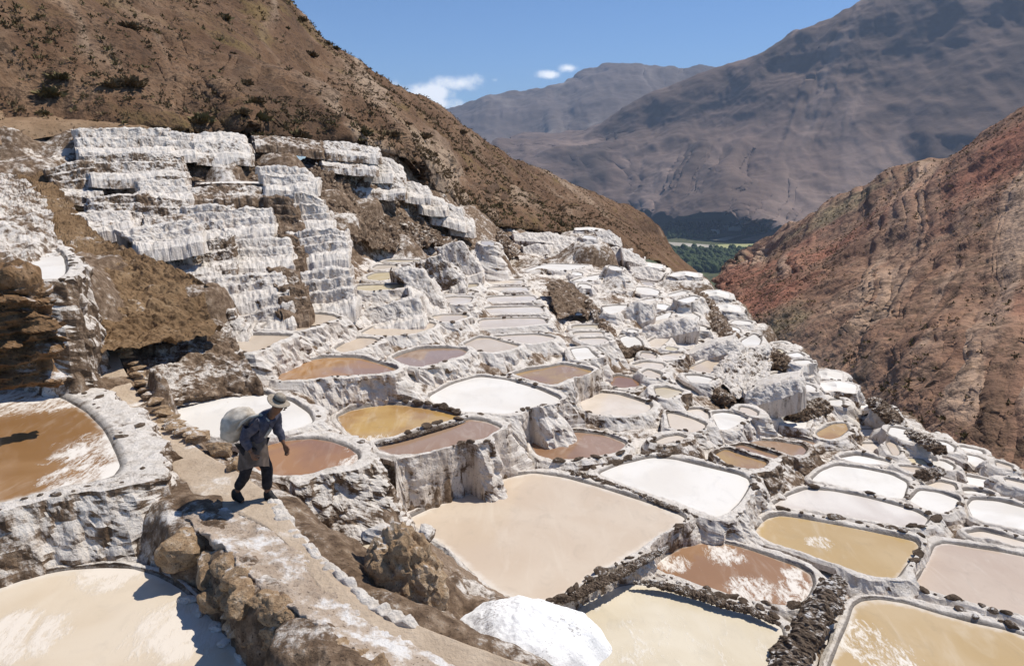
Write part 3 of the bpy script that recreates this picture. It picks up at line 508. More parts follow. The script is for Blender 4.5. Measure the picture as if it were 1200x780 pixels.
LABELS = {
 'n1':('large milky beige pond in the bottom left corner, below the boulder wall', None),
 'n2':('orange brown pond with a broad white salt crust at the left edge', None),
 'cliff':('white salt topped terrace on the cliff at the left edge', None),
 'pit':('tiny ochre puddle in the pit beside the brown rock outcrop', None),
 'p3':('dried white pond directly behind the walking man', None),
 'p4':('small rust coloured pond just right of the walking man', None),
 'p5':('amber yellow pond beyond the rust coloured one, split by a thin dark dike', None),
 'p6':('mauve brown pond on the high wall over the big beige pond', None),
 'p7':('bright white pond in the centre, above the mauve brown one', None),
 'p8':('half amber half brown pond above the central white pond', None),
 'p9':('pale beige pond with a row of dark clods on its front', None),
 'p10':('dark brown pond between the big beige pond and the pale clod edged one', None),
 'p11':('biggest pond, smooth beige, in the lower middle', None),
 'p12':('cream white pond right of the big beige pond', None),
 'p13':('brown pond with broken white crust, right of the big beige pond', None),
 'p14':('streaky cream and white pond beside the salt heap', None),
 'p15':('ochre yellow pond with a small white swirl, lower right', None),
 'p16':('grey beige pond at the lower right edge', None),
 'p17':('ochre pond with white flecks in the bottom right corner', None),
 'p18':('long half dry grey white pond above the ochre yellow one', None),
 'p19':('white pond above the long half dry grey one', None),
 'p20':('small white pond right of the grey half dry one, on a dark walled corner', None),
 'p21':('pale whitish pond at the right edge above the grey beige one', None),
 'p22':('thin pale strip of pond just above the grey beige one at right', None),
 'p23':('little pale pond touching the top of the small white corner pond', None),
 'p24':('white strip pond above the pale one at the right edge', None),
 'p25':('very thin white strip between the two white ponds at right', None),
 'p26a':('amber brown front strip of the brown pond group on the stone wall', None),
 'p26b':('mauve middle strip of the brown pond group on the stone wall', None),
 'p26c':('largest back strip of the brown pond group on the stone wall', None),
 'p26d':('narrow rearmost brown strip of the pond group on the stone wall', None),
 'p27':('pale beige pond right of the clod edged pond', None),
 'p28':('pale whitish pond with a rounded white wall, above the brown pond group', None),
 'p28b':('small pale pond wedged left of the rounded whitish one', None),
 'p29':('small beige pond tucked behind the cream white pond', None),
 'p30':('small brown pond above the clod edged pale pond', None),
 'p31':('small ochre pond with a low white wall, right of the small brown one', None),
 'p32':('tiny pale pond between the small brown and small ochre ones', None),
 'p33':('narrow pale pond under the low dark earth bank in the middle', None),
 'p34':('small white pond just right of the dark ridge by the narrow ladder', None),
 'p35':('small pale pond next to the small white one by the dark ridge', None),
 'p36':('white pond below the brown rib that drops from the crest', None),
 'p37':('thin pale pond below the low dark earth bank', None),
 'p38':('beige pond under the long white wall of upright blocks', None),
 'p39':('pale pond in front of the beige one by the white block wall', None),
 'l2a':('top rung of the short ochre ladder of ponds', None),
 'l2b':('second rung from the top of the short ochre ladder of ponds', None),
 'l2c':('third rung from the top of the short ochre ladder of ponds', None),
 'l2d':('fourth rung from the top of the short ochre ladder of ponds', None),
 'l2e':('widest lowest rung of the short ochre ladder of ponds', None),
 'l2f':('small white pond at the foot of the short ochre ladder', None),
 'l1a':('topmost rung of the long pale ladder of ponds in the middle', None),
 'l1b':('second rung from the top of the long pale pond ladder', None),
 'l1c':('third rung from the top of the long pale pond ladder', None),
 'l1d':('fourth rung from the top of the long pale pond ladder', None),
 'l1e':('fifth rung from the top of the long pale pond ladder', None),
 'l1f':('sixth rung from the top of the long pale pond ladder', None),
 'l1g':('pale mauve lowest rung of the long pond ladder', None),
 'l1h':('pale mauve pond at the foot of the long ladder, right half', None),
 'l1i':('beige pond at the foot of the long ladder, left half', None),
 'p42':('mauve brown pond above the amber and white ponds, left of centre', None),
 'p43':('orange pond above the white pond behind the man', None),
 'p44':('small pale pond above the right end of the orange pond', None),
 'p45':('large pale beige pond with curved back, left of the long ladder', None),
 'p46':('small beige pond right of the curved pale beige one', None),
 'p47':('pale pond, largest of the column left of the long ladder', None),
 'p48':('thin pale rung just above the largest of the column left of the ladder', None),
 'p49':('ochre rung in the column left of the long ladder', None),
 'p50':('topmost pale rung in the column left of the long ladder', None),
 'p51':('yellowish pond at the foot of the small stair under the gullied slope', None),
 'p52':('pale yellow second pond of the small stair under the gullied slope', None),
 'p53':('pale third pond of the small stair under the gullied slope', None),
 'p54':('thin ochre fourth pond of the small stair under the gullied slope', None),
 'p55':('thin pale fifth pond of the small stair under the gullied slope', None),
 'p56':('topmost pale yellow pond of the small stair under the gullied slope', None),
 'p57':('small orange brown pond at the foot of the tall white wall', None),
 'p58':('beige lens shaped pond below the tall white terrace walls', None),
 'p59':('beige pond left of the lens shaped one, by the grey mound', None),
 'p60':('sliver of rust brown pond beside the dark crumbling mound', None),
 'p61':('pale white pond right of the dark crumbling mound', None),
 'p62':('thin pale yellow pond beside the pale white one on the upper terraces', None),
 'p63':('pale yellow pond above the brown mound, left end of its terrace', None),
 'p64':('thin pale yellow pond in the middle of the upper terraces', None),
 'p65':('short yellow pond at the right end of the upper terraces', None),
 'p66':('olive green sliver of pond on the upper left terraces', None),
 'p67':('thin pale strip pond above the middle of the upper terraces', None),
 'd1':('amber and white pond by the brown rib near the crest, lower right', None),
 'f1':('long white pond on the far terraces above the ochre ladder', None),
 'f2':('small white or pale pond high on the far terraces', 'far white ponds'),
 'f3':('small white or pale pond high on the far terraces', 'far white ponds'),
 'f4':('small white or pale pond high on the far terraces', 'far white ponds'),
 'f5':('small white or pale pond high on the far terraces', 'far white ponds'),
 'f6':('small white or pale pond high on the far terraces', 'far white ponds'),
 'f7':('small white or pale pond high on the far terraces', 'far white ponds'),
 'f8':('small white or pale pond high on the far terraces', 'far white ponds'),
 'f9':('small white or pale pond high on the far terraces', 'far white ponds'),
 'f10':('small white or pale pond high on the far terraces', 'far white ponds'),
 'c1':('small pale pond among many along the crest', 'ponds along the crest'),
 'c2':('small pale pond among many along the crest', 'ponds along the crest'),
 'c4':('small pale pond among many along the crest', 'ponds along the crest'),
 'c5':('small pale pond among many along the crest', 'ponds along the crest'),
 'c6':('small pale pond among many along the crest', 'ponds along the crest'),
 'c7':('small pale pond among many along the crest', 'ponds along the crest'),
 'c8':('small pale pond among many along the crest', 'ponds along the crest'),
 'c9':('small pale pond among many along the crest', 'ponds along the crest'),
 'd8':('small pale pond among many along the crest', 'ponds along the crest'),
 'd9':('small pale pond among many along the crest', 'ponds along the crest'),
 'd10':('small pale pond among many along the crest', 'ponds along the crest'),
 'd15':('small pale pond among many along the crest', 'ponds along the crest'),
 'd2':('small pale pond in the crowded lower right terraces', 'small ponds at lower right'),
 'd3':('small pale pond in the crowded lower right terraces', 'small ponds at lower right'),
 'd4':('small pale pond in the crowded lower right terraces', 'small ponds at lower right'),
 'd5':('small pale pond in the crowded lower right terraces', 'small ponds at lower right'),
 'd6':('small pale pond in the crowded lower right terraces', 'small ponds at lower right'),
 'd7':('small pale pond in the crowded lower right terraces', 'small ponds at lower right'),
 'd11':('small pale pond in the crowded lower right terraces', 'small ponds at lower right'),
 'd12':('small pale pond in the crowded lower right terraces', 'small ponds at lower right'),
 'd13':('small pale pond in the crowded lower right terraces', 'small ponds at lower right'),
 'd14':('small pale pond in the crowded lower right terraces', 'small ponds at lower right'),
 'd16':('small pale pond in the crowded lower right terraces', 'small ponds at lower right'),
 'a1':('white ledge at the very top left of the terraces', None),
 'a2':('white ledge beside the topmost left one, under the trail', None),
 'a3':('short white ledge below the second topmost one', None),
 'a4':('long low whitish ledge under the trail, right of the top ledges', None),
 'a5':('white ledge in the second row of the upper left terraces', None),
 'a6':('small white step right of the olive pond', None),
 'a7':('brown ledge at the foot of the dark brown earth face', None),
 'a8':('white block ledge right of the dark brown earth face', None),
 'a9':('white block ledge below the first block, right of the brown ledge', None),
 'a10':('white ledge just below the olive pond', None),
 'a18':('white ledge where the gullied slope meets the far terraces', None),
 'a19':("white ledge above the small stair's right wall", None),
 'b1':('topmost long white ledge of the far terraces', None),
 'b2':('bright white block in the far terraces beside the dark rib', None),
 'a11':('small white ledge in the cascade on the hillside edge', 'white cascade ledges'),
 'a12':('small white ledge in the cascade on the hillside edge', 'white cascade ledges'),
 'a13':('small white ledge in the cascade on the hillside edge', 'white cascade ledges'),
 'a14':('small white ledge in the cascade on the hillside edge', 'white cascade ledges'),
 'a15':('small white ledge in the cascade on the hillside edge', 'white cascade ledges'),
 'a16':('small white ledge in the cascade on the hillside edge', 'white cascade ledges'),
 'a17':('small white ledge in the cascade on the hillside edge', 'white cascade ledges'),
 'b3':('small white ledge on the far terraces below the hillside', 'far white ledges'),
 'b4':('small white ledge on the far terraces below the hillside', 'far white ledges'),
 'b5':('small white ledge on the far terraces below the hillside', 'far white ledges'),
 'b6':('small white ledge on the far terraces below the hillside', 'far white ledges'),
 'b7':('small white ledge on the far terraces below the hillside', 'far white ledges'),
 'b8':('small white ledge on the far terraces below the hillside', 'far white ledges'),
 'b9':('small white ledge on the far terraces below the hillside', 'far white ledges'),
 'b10':('small white ledge on the far terraces below the hillside', 'far white ledges'),
 'b24':('small white ledge on the far terraces below the hillside', 'far white ledges'),
 'b25':('small white ledge on the far terraces below the hillside', 'far white ledges'),
 'b11':('small white ledge in the terraces near the crest', 'white ledges near the crest'),
 'b12':('small white ledge in the terraces near the crest', 'white ledges near the crest'),
 'b13':('small white ledge in the terraces near the crest', 'white ledges near the crest'),
 'b14':('small white ledge in the terraces near the crest', 'white ledges near the crest'),
 'b15':('small white ledge in the terraces near the crest', 'white ledges near the crest'),
 'b16':('small white ledge in the terraces near the crest', 'white ledges near the crest'),
 'b17':('small white ledge in the terraces near the crest', 'white ledges near the crest'),
 'b18':('small white ledge in the terraces near the crest', 'white ledges near the crest'),
 'b19':('small white ledge in the terraces near the crest', 'white ledges near the crest'),
 'b20':('small white ledge in the terraces near the crest', 'white ledges near the crest'),
 'b21':('small white ledge in the terraces near the crest', 'white ledges near the crest'),
 'b22':('small white ledge in the terraces near the crest', 'white ledges near the crest'),
 'b23':('small white ledge in the terraces near the crest', 'white ledges near the crest'),
 'b26':('small white ledge in the terraces near the crest', 'white ledges near the crest'),
 'b27':('small white ledge in the terraces near the crest', 'white ledges near the crest'),
 'x0':('tiny pale pan at the outer edge of the lower right terraces', 'tiny pans at lower right'),
 'x1':('tiny pale pan in the packed rows near the crest', 'tiny pans near the crest'),
 'x2':('tiny pale pan high on the far terraces below the hillside', 'tiny far pans'),
 'x3':('tiny pale pan in the packed rows near the crest', 'tiny pans near the crest'),
 'x4':('tiny pale pan in the packed rows near the crest', 'tiny pans near the crest'),
 'x5':('tiny pale pan in the packed rows near the crest', 'tiny pans near the crest'),
 'x6':('tiny pale pan at the outer edge of the lower right terraces', 'tiny pans at lower right'),
 'x7':('tiny pale pan at the outer edge of the lower right terraces', 'tiny pans at lower right'),
 'x8':('tiny pale pan at the outer edge of the lower right terraces', 'tiny pans at lower right'),
 'x9':('tiny pale pan in the packed rows near the crest', 'tiny pans near the crest'),
 'x10':('tiny pale pan at the outer edge of the lower right terraces', 'tiny pans at lower right'),
 'x11':('tiny pale pan high on the far terraces below the hillside', 'tiny far pans'),
 'x12':('tiny pale pan high on the far terraces below the hillside', 'tiny far pans'),
 'x13':('tiny pale pan in the packed rows near the crest', 'tiny pans near the crest'),
 'x14':('tiny pale pan in the packed rows near the crest', 'tiny pans near the crest'),
 'x15':('tiny pale pan in the packed rows near the crest', 'tiny pans near the crest'),
 'x16':('tiny pale pan at the outer edge of the lower right terraces', 'tiny pans at lower right'),
 'x17':('tiny pale pan in the packed rows near the crest', 'tiny pans near the crest'),
 'x18':('tiny pale pan at the outer edge of the lower right terraces', 'tiny pans at lower right'),
 'x19':('tiny pale pan in the packed rows near the crest', 'tiny pans near the crest'),
 'x20':('tiny pale pan high on the far terraces below the hillside', 'tiny far pans'),
 'x21':('tiny pale pan in the packed rows near the crest', 'tiny pans near the crest'),
 'x22':('tiny pale pan in the packed rows near the crest', 'tiny pans near the crest'),
 'x23':('tiny pale pan in the packed rows near the crest', 'tiny pans near the crest'),
 'x24':('tiny pale pan high on the far terraces below the hillside', 'tiny far pans'),
 'x25':('tiny pale pan in the packed rows near the crest', 'tiny pans near the crest'),
 'x26':('tiny pale pan high on the far terraces below the hillside', 'tiny far pans'),
 'x27':('tiny pale pan in the packed rows near the crest', 'tiny pans near the crest'),
 'x28':('tiny pale pan in the packed rows near the crest', 'tiny pans near the crest'),
 'x29':('tiny pale pan high on the far terraces below the hillside', 'tiny far pans'),
 'x30':('tiny pale pan in the packed rows near the crest', 'tiny pans near the crest'),
}

# ---------------------------------------------------------------- the ponds, traced once and set at their levels
# CELLS: name -> loop (n,3) seen from above, dry ledges with their own heights
CELLS = {}
for nm, (col, z, poly) in PONDS.items():
    P = np.array(poly, float)
    CELLS[nm] = dict(col=col, loop=at_z(P[:, 0], P[:, 1], np.full(len(P), z)), z=z)
for nm, (salt, r, dep, front) in TERR.items():
    Fp = np.array(front, float); A = at_r(Fp[:, 0], Fp[:, 1], np.full(len(Fp), r))
    A[:, 2] = A[:, 2].mean() * .5 + A[:, 2] * .5
    B = A.copy(); hd = A[:, :2] / np.linalg.norm(A[:, :2], axis=1)[:, None]; B[:, :2] += hd * dep
    CELLS[nm] = dict(col='ledge', loop=np.vstack([A, B[::-1]]), z=float(A[:, 2].mean()), salt=salt)
for nm, c in CELLS.items():
    L = chaikin(c['loop'], 2)
    x, y = L[:, 0], L[:, 1]
    if (x * np.roll(y, -1) - np.roll(x, -1) * y).sum() < 0: L = L[::-1]
    c['r'] = float(np.linalg.norm(L[:, :2].mean(0)))
    per = np.linalg.norm(L - np.roll(L, 1, 0), axis=1).sum()
    ds = max(.0026 * c['r'], .022)
    n = int(np.clip(per / ds, 24, 900)); c['L'] = resample(L, n); c['per'] = per
NAMES = list(CELLS)
SEG_A, SEG_B, SEG_I = [], [], []
for i, nm in enumerate(NAMES):
    Q = resample(CELLS[nm]['L'], min(len(CELLS[nm]['L']), 48)); SEG_A.append(Q); SEG_B.append(np.roll(Q, -1, 0)); SEG_I.append(np.full(len(Q), i))
SEG_A, SEG_B, SEG_I = np.vstack(SEG_A), np.vstack(SEG_B), np.concatenate(SEG_I)
ZC = np.array([CELLS[n]['z'] for n in NAMES])

# ground that is no pond: points (x, y, z) with a radius
PATH_MID = [(112,412,-4.25),(130,440,-4.5),(150,470,-4.75),(185,510,-4.8),(215,540,-4.75),(255,565,-4.7),(297,590,-4.7),(340,640,-4.7),(380,680,-4.75),(420,712,-4.8),(470,745,-4.9),(540,775,-5.05),(600,800,-5.2),(700,840,-5.6)]
CT = []
def ct_z(px, py, z, rad=.3): CT.append((*at_z(px, py, z), rad))
def ct_r(px, py, r, rad=.3): CT.append((*at_r(px, py, r), rad))
for p in PATH_MID: ct_z(*p, .42)
for p in [(225,612,-4.62),(270,650,-4.55),(300,690,-4.55),(350,740,-4.55),(400,790,-4.6),(480,850,-4.7),(230,590,-4.6)]: ct_z(*p, .3)
for p in [(560,715,-5.7),(610,765,-5.9),(690,775,-6.3),(500,690,-5.4),(535,685,-6.1),(560,700,-6.4),(470,700,-5.2)]: ct_z(*p, .15)
CREST = [(640,262,75),(690,268,70),(735,290,63),(765,306,57),(800,322,50),(850,350,43),(885,378,38),(920,402,35),(965,432,32),(1005,458,30),(1050,484,27.5),(1100,510,26),(1150,534,24.5),(1200,556,23.5),(1300,600,22)]
for px, py, r in CREST:
    ct_r(px, py + 3, r, .5)
    P = at_r(px, py, r)
    h = np.array([P[0], P[1], 0]) / r; q = np.array([.8, .6, 0]) * .6 + h * .4
    for d, dz in ((2.5, -2), (7, -6.5), (14, -14), (26, -26)): CT.append((*(P + q * d + np.array([0, 0, dz])), .6))
for p in [(0,190,40),(45,185,40),(100,158,42),(0,150,42),(100,147,43),(200,148,44),(300,153,46),(400,164,49),(450,178,52),(490,212,54),(530,240,58),(580,260,64),
          (430,235,41),(470,240,45),(510,265,47),(460,275,39),(400,250,37),(385,225,39),(430,210,43),(540,290,46),(265,195,37.5),(330,180,40),
          (60,230,36),(60,262,30),(100,300,24),(160,300,26),(230,335,21.5),(240,400,16.5),(200,420,16),(280,440,16)]: ct_r(*p, .4)
CT = np.array(CT)

def seg_dist(P, A, B):
    d = B - A; L2 = (d * d).sum(-1) + 1e-9
    t = np.clip(((P[:, None, :] - A[None]) * d[None]).sum(-1) / L2[None], 0, 1)
    return np.linalg.norm(A[None] + t[..., None] * d[None] - P[:, None, :], axis=-1)
def inside(P, Q):
    x, y = P[:, 0], P[:, 1]; r = np.zeros(len(P), bool)
    for (x0, y0), (x1, y1) in zip(Q, np.roll(Q, -1, 0)):
        c = (y0 <= y) != (y1 <= y)
        if c.any(): r[c] ^= x[c] < x0 + (y[c] - y0) * (x1 - x0) / (y1 - y0)
    return r
POLY2 = [resample(CELLS[n]['L'], min(len(CELLS[n]['L']), 48))[:, :2] for n in NAMES]
START = np.r_[0, np.cumsum([len(p) for p in POLY2])][:-1]
def ground(P):
    """height of the bare ground at points (n,2): the levels of the ponds around, blended; also the distance to the nearest pond"""
    P = np.asarray(P, float); Z = np.empty(len(P)); D = np.empty(len(P))
    for k in range(0, len(P), 3000):
        p = P[k:k + 3000]
        d = np.sqrt(((p[:, None, :] - SEG_A[None, :, :2]) ** 2).sum(-1)).astype(np.float32)
        arg = np.minimum.reduceat(d, START, axis=1)
        zc = ZC - .2
        for i, q in enumerate(POLY2):
            near = arg[:, i] < 4
            if near.any():
                s = np.where(near)[0]; ins = inside(p[s], q); arg[s[ins], i] = 0
        w = 1 / (arg + .06) ** 3.0
        dc = np.maximum(np.sqrt(((p[:, None, :] - CT[None, :, :2]) ** 2).sum(-1)) - CT[None, :, 3], 0)
        wc = 1 / (dc + .12) ** 3.0
        Z[k:k + 3000] = ((w * zc).sum(1) + (wc * CT[:, 2]).sum(1)) / (w.sum(1) + wc.sum(1))
        D[k:k + 3000] = arg.min(1)
    return Z, D

M_BANK = mat_bank()
M_GROUND = mat_bank("salty_soil", "GEOMETRY")
# --- the slope under the ponds
def build_slope():
    na, nr = 300, 230
    az = np.linspace(math.radians(-50), math.radians(50), na); rr = np.geomspace(2.6, 82, nr)
    A, R = np.meshgrid(az, rr, indexing='ij'); X = np.stack([np.sin(A) * R, np.cos(A) * R], -1)
    z, d = ground(X.reshape(-1, 2)); z = z.reshape(na, nr); d = d.reshape(na, nr)
    k = 3                                   # finer mesh, interpolated
    ia, ir = np.linspace(0, na - 1, (na - 1) * k + 1), np.linspace(0, nr - 1, (nr - 1) * k + 1)
    def up(a):
        a = np.stack([np.interp(ia, np.arange(na), a[:, j]) for j in range(nr)], 1)
        return np.stack([np.interp(ir, np.arange(nr), a[i]) for i in range(len(ia))], 0)
    z, d, A, R = up(z), up(d), up(A), up(R)
    V = np.stack([np.sin(A) * R, np.cos(A) * R, z], -1)
    PC = np.array([at_z(*p) for p in PATH_MID]); dp = np.full(z.shape, 9.0)
    for a, b in zip(PC[:-1, :2], PC[1:, :2]): dp = np.minimum(dp, seg_dist(V[..., :2].reshape(-1, 2), a[None], b[None]).reshape(z.shape))
    dp = np.maximum(dp - .25, 0)
    S = np.clip((R / 14) ** .4, .7, 1.5); z = z - np.where((V[..., 0] > 4) & (R > 12), np.clip(d - 1.3, 0, 30) * 1.3, 0); V[..., 2] = z
    amp = np.clip(d / .6, .03, 1) * np.clip(dp / .7, .12, 1)
    n = fbm(V / (S * .55)[..., None], 4, 5) * .13 + (lumps(V / (S * .2)[..., None], 9) - .3) * .07 + fbm(V / (S * .08)[..., None], 2, 6) * .03
    V[..., 2] += n * S * amp
    salty = -.02 + .52 * np.exp(-d / (.4 * S)) + .10 * np.clip((R - 22) / 15, 0, 1) - .5 * np.clip((d - 1.6) / 2.5, 0, 1) * (V[..., 0] > 4); salty *= np.clip(dp / .5, 0, 1) * np.clip((R - 7) / 3, .3, 1)
    me = new_mesh("terraced_slope", V, grid_faces(*z.shape), M_GROUND, True, {"salt": salty, "wet_shade": d * 0})
    o = link("terraced_ground", me); tag(o, "brown salty ground of the terraced slope between the ponds", "ground", kind="structure")
build_slope()

# --- what each pond's surface is made of
WC = {}  # brine colours
def water(key):
    return WC[key]
def spot(px, py, z, rad): return (tuple(at_z(px, py, z)), rad)
def zof(n): return PONDS[n][1]
WC.update(
 milky=mat_water("milky_brine", (.58,.475,.345), (.65,.56,.44), .16, [spot(20,745,-5.25,.8),spot(130,672,-5.25,.7),spot(220,735,-5.25,.9)], .3, 1.0, ccol=(.70,.635,.555)),
 orangecrust=mat_water("orange_brine_with_crust", (.27,.145,.06), (.35,.205,.10), .09, [spot(20,470,-4.45,1.5),spot(125,525,-4.45,1.25),spot(95,555,-4.45,.9),spot(70,470,-4.45,1.0),spot(-60,480,-4.45,1.8),spot(120,555,-4.45,.8)], .1, 1.3),
 white=mat_water("dried_white_salt", (.67,.635,.585), (.735,.71,.67), 0, (), .55, spec=.2),
 palewhite=mat_water("pale_salt_slush", (.66,.62,.56), (.80,.78,.745), 0, (), .4, spec=.3),
 rust=mat_water("rust_brine", (.37,.195,.08), (.29,.155,.085), .0, [spot(418,540,-5.27,.55),spot(400,552,-5.27,.5),spot(412,527,-5.27,.35)], .08, 1.6),
 amber=mat_water("amber_brine", (.44,.27,.085), (.37,.22,.09), .03, [spot(440,515,-5.9,.6)], .06, 1.6, third=(.48,.32,.13)),
 mauve=mat_water("mauve_brown_brine", (.33,.21,.13), (.36,.25,.175), 0, (), .06, spec=.6),
 amberbrown=mat_water("amber_brown_brine", (.42,.28,.12), (.33,.205,.125), 0, (), .07),
 brown=mat_water("brown_brine", (.26,.145,.08), (.35,.235,.165), .03, (), .07, 1.5),
 beige=mat_water("beige_brine", (.55,.445,.34), (.60,.505,.40), 0, (), .13),
 pale=mat_water("pale_beige_brine", (.62,.53,.43), (.70,.63,.55), 0, (), .2),
 browncrust=mat_water("brown_brine_with_crust", (.29,.165,.09), (.34,.205,.12), .10, [spot(935,695,-7.32,.75),spot(880,690,-7.32,.7),spot(790,660,-7.32,.55),spot(850,650,-7.32,.6),spot(930,672,-7.32,.35)], .1, 1.9),
 streaky=mat_water("streaky_salt_slush", (.60,.52,.38), (.68,.61,.48), .20, (), .3, 1.0, ccol=(.74,.70,.635)),
 yellow=mat_water("ochre_yellow_brine", (.47,.335,.165), (.52,.39,.22), .05, [spot(960,635,-7.51,.45)], .08, 2.2),
 yellowsplash=mat_water("ochre_brine_with_flecks", (.47,.34,.175), (.52,.395,.235), .04, [spot(1000,745,-7.68,.9),spot(1040,770,-7.68,.8)], .08, 2.6),
 greybeige=mat_water("grey_beige_brine", (.50,.395,.31), (.55,.45,.36), 0, (), .08),
 saltmauve=mat_water("half_dry_grey_salt", (.58,.52,.47), (.72,.675,.62), .12, (), .45, 1.2),
 ochre=mat_water("ochre_brine", (.52,.43,.29), (.60,.52,.39), 0, (), .12),
 mauvepale=mat_water("pale_mauve_brine", (.58,.49,.40), (.64,.555,.47), 0, (), .16, spec=.3),
 yellowpale=mat_water("pale_yellow_brine", (.60,.50,.31), (.68,.60,.44), 0, (), .15),
 orange=mat_water("orange_brine", (.42,.22,.07), (.33,.20,.12), .02, (), .07, 1.4),
 olive=mat_water("olive_brine", (.40,.33,.10), (.46,.40,.17), 0, (), .2),
 ledge=mat_water("dry_salt_floor", (.68,.64,.58), (.78,.76,.73), 0, (), .7),
)
SALT = dict(n1=.25,n2=.46,p4=.5,pit=.2,p26a=.3,p26b=.3,p26c=.2,p26d=.35,p9=.48,p10=.5,p60=.2,p57=.6,p11=.72,p14=.7,p13=.72,p17=.72,p12=.8,d1=.4,c8=.45,c9=.3,
            p30=.4,p31=.5,p29=.35,p27=.45,cliff=.5,f5=.45,p37=.4)
RIMW = dict(n2=.6, n1=.22, p16=.22, p17=.24, p15=.22, p11=.22, p12=.24, p4=.24, p6=.26, cliff=.25)
CLODS = dict(p11=.55,p12=.5,p13=.75,p14=.8,p15=.45,p16=.3,p17=.3,p18=.5,p19=.35,p20=.3,p5=.6,p6=.45,p7=.4,p8=.4,p9=.7,p10=.45,p3=.2,p4=.25,p42=.35,p43=.45,p45=.4,p44=.3,p58=.3,p59=.3,p26a=.5,p26b=.3,p27=.4,p28=.4)
CLOD_V = [rock_shape(3, s, 13, .62, .22) for s in (3, 11, 23, 31, 47, 59)]
M_CLOD = mat_earth("dark_clod_earth", (.06,.04,.027), (.12,.085,.058), (.23,.175,.13), .12, 5)
CLOD_ME = [new_mesh("clod", V, Fc, M_CLOD, False) for V, Fc in CLOD_V]

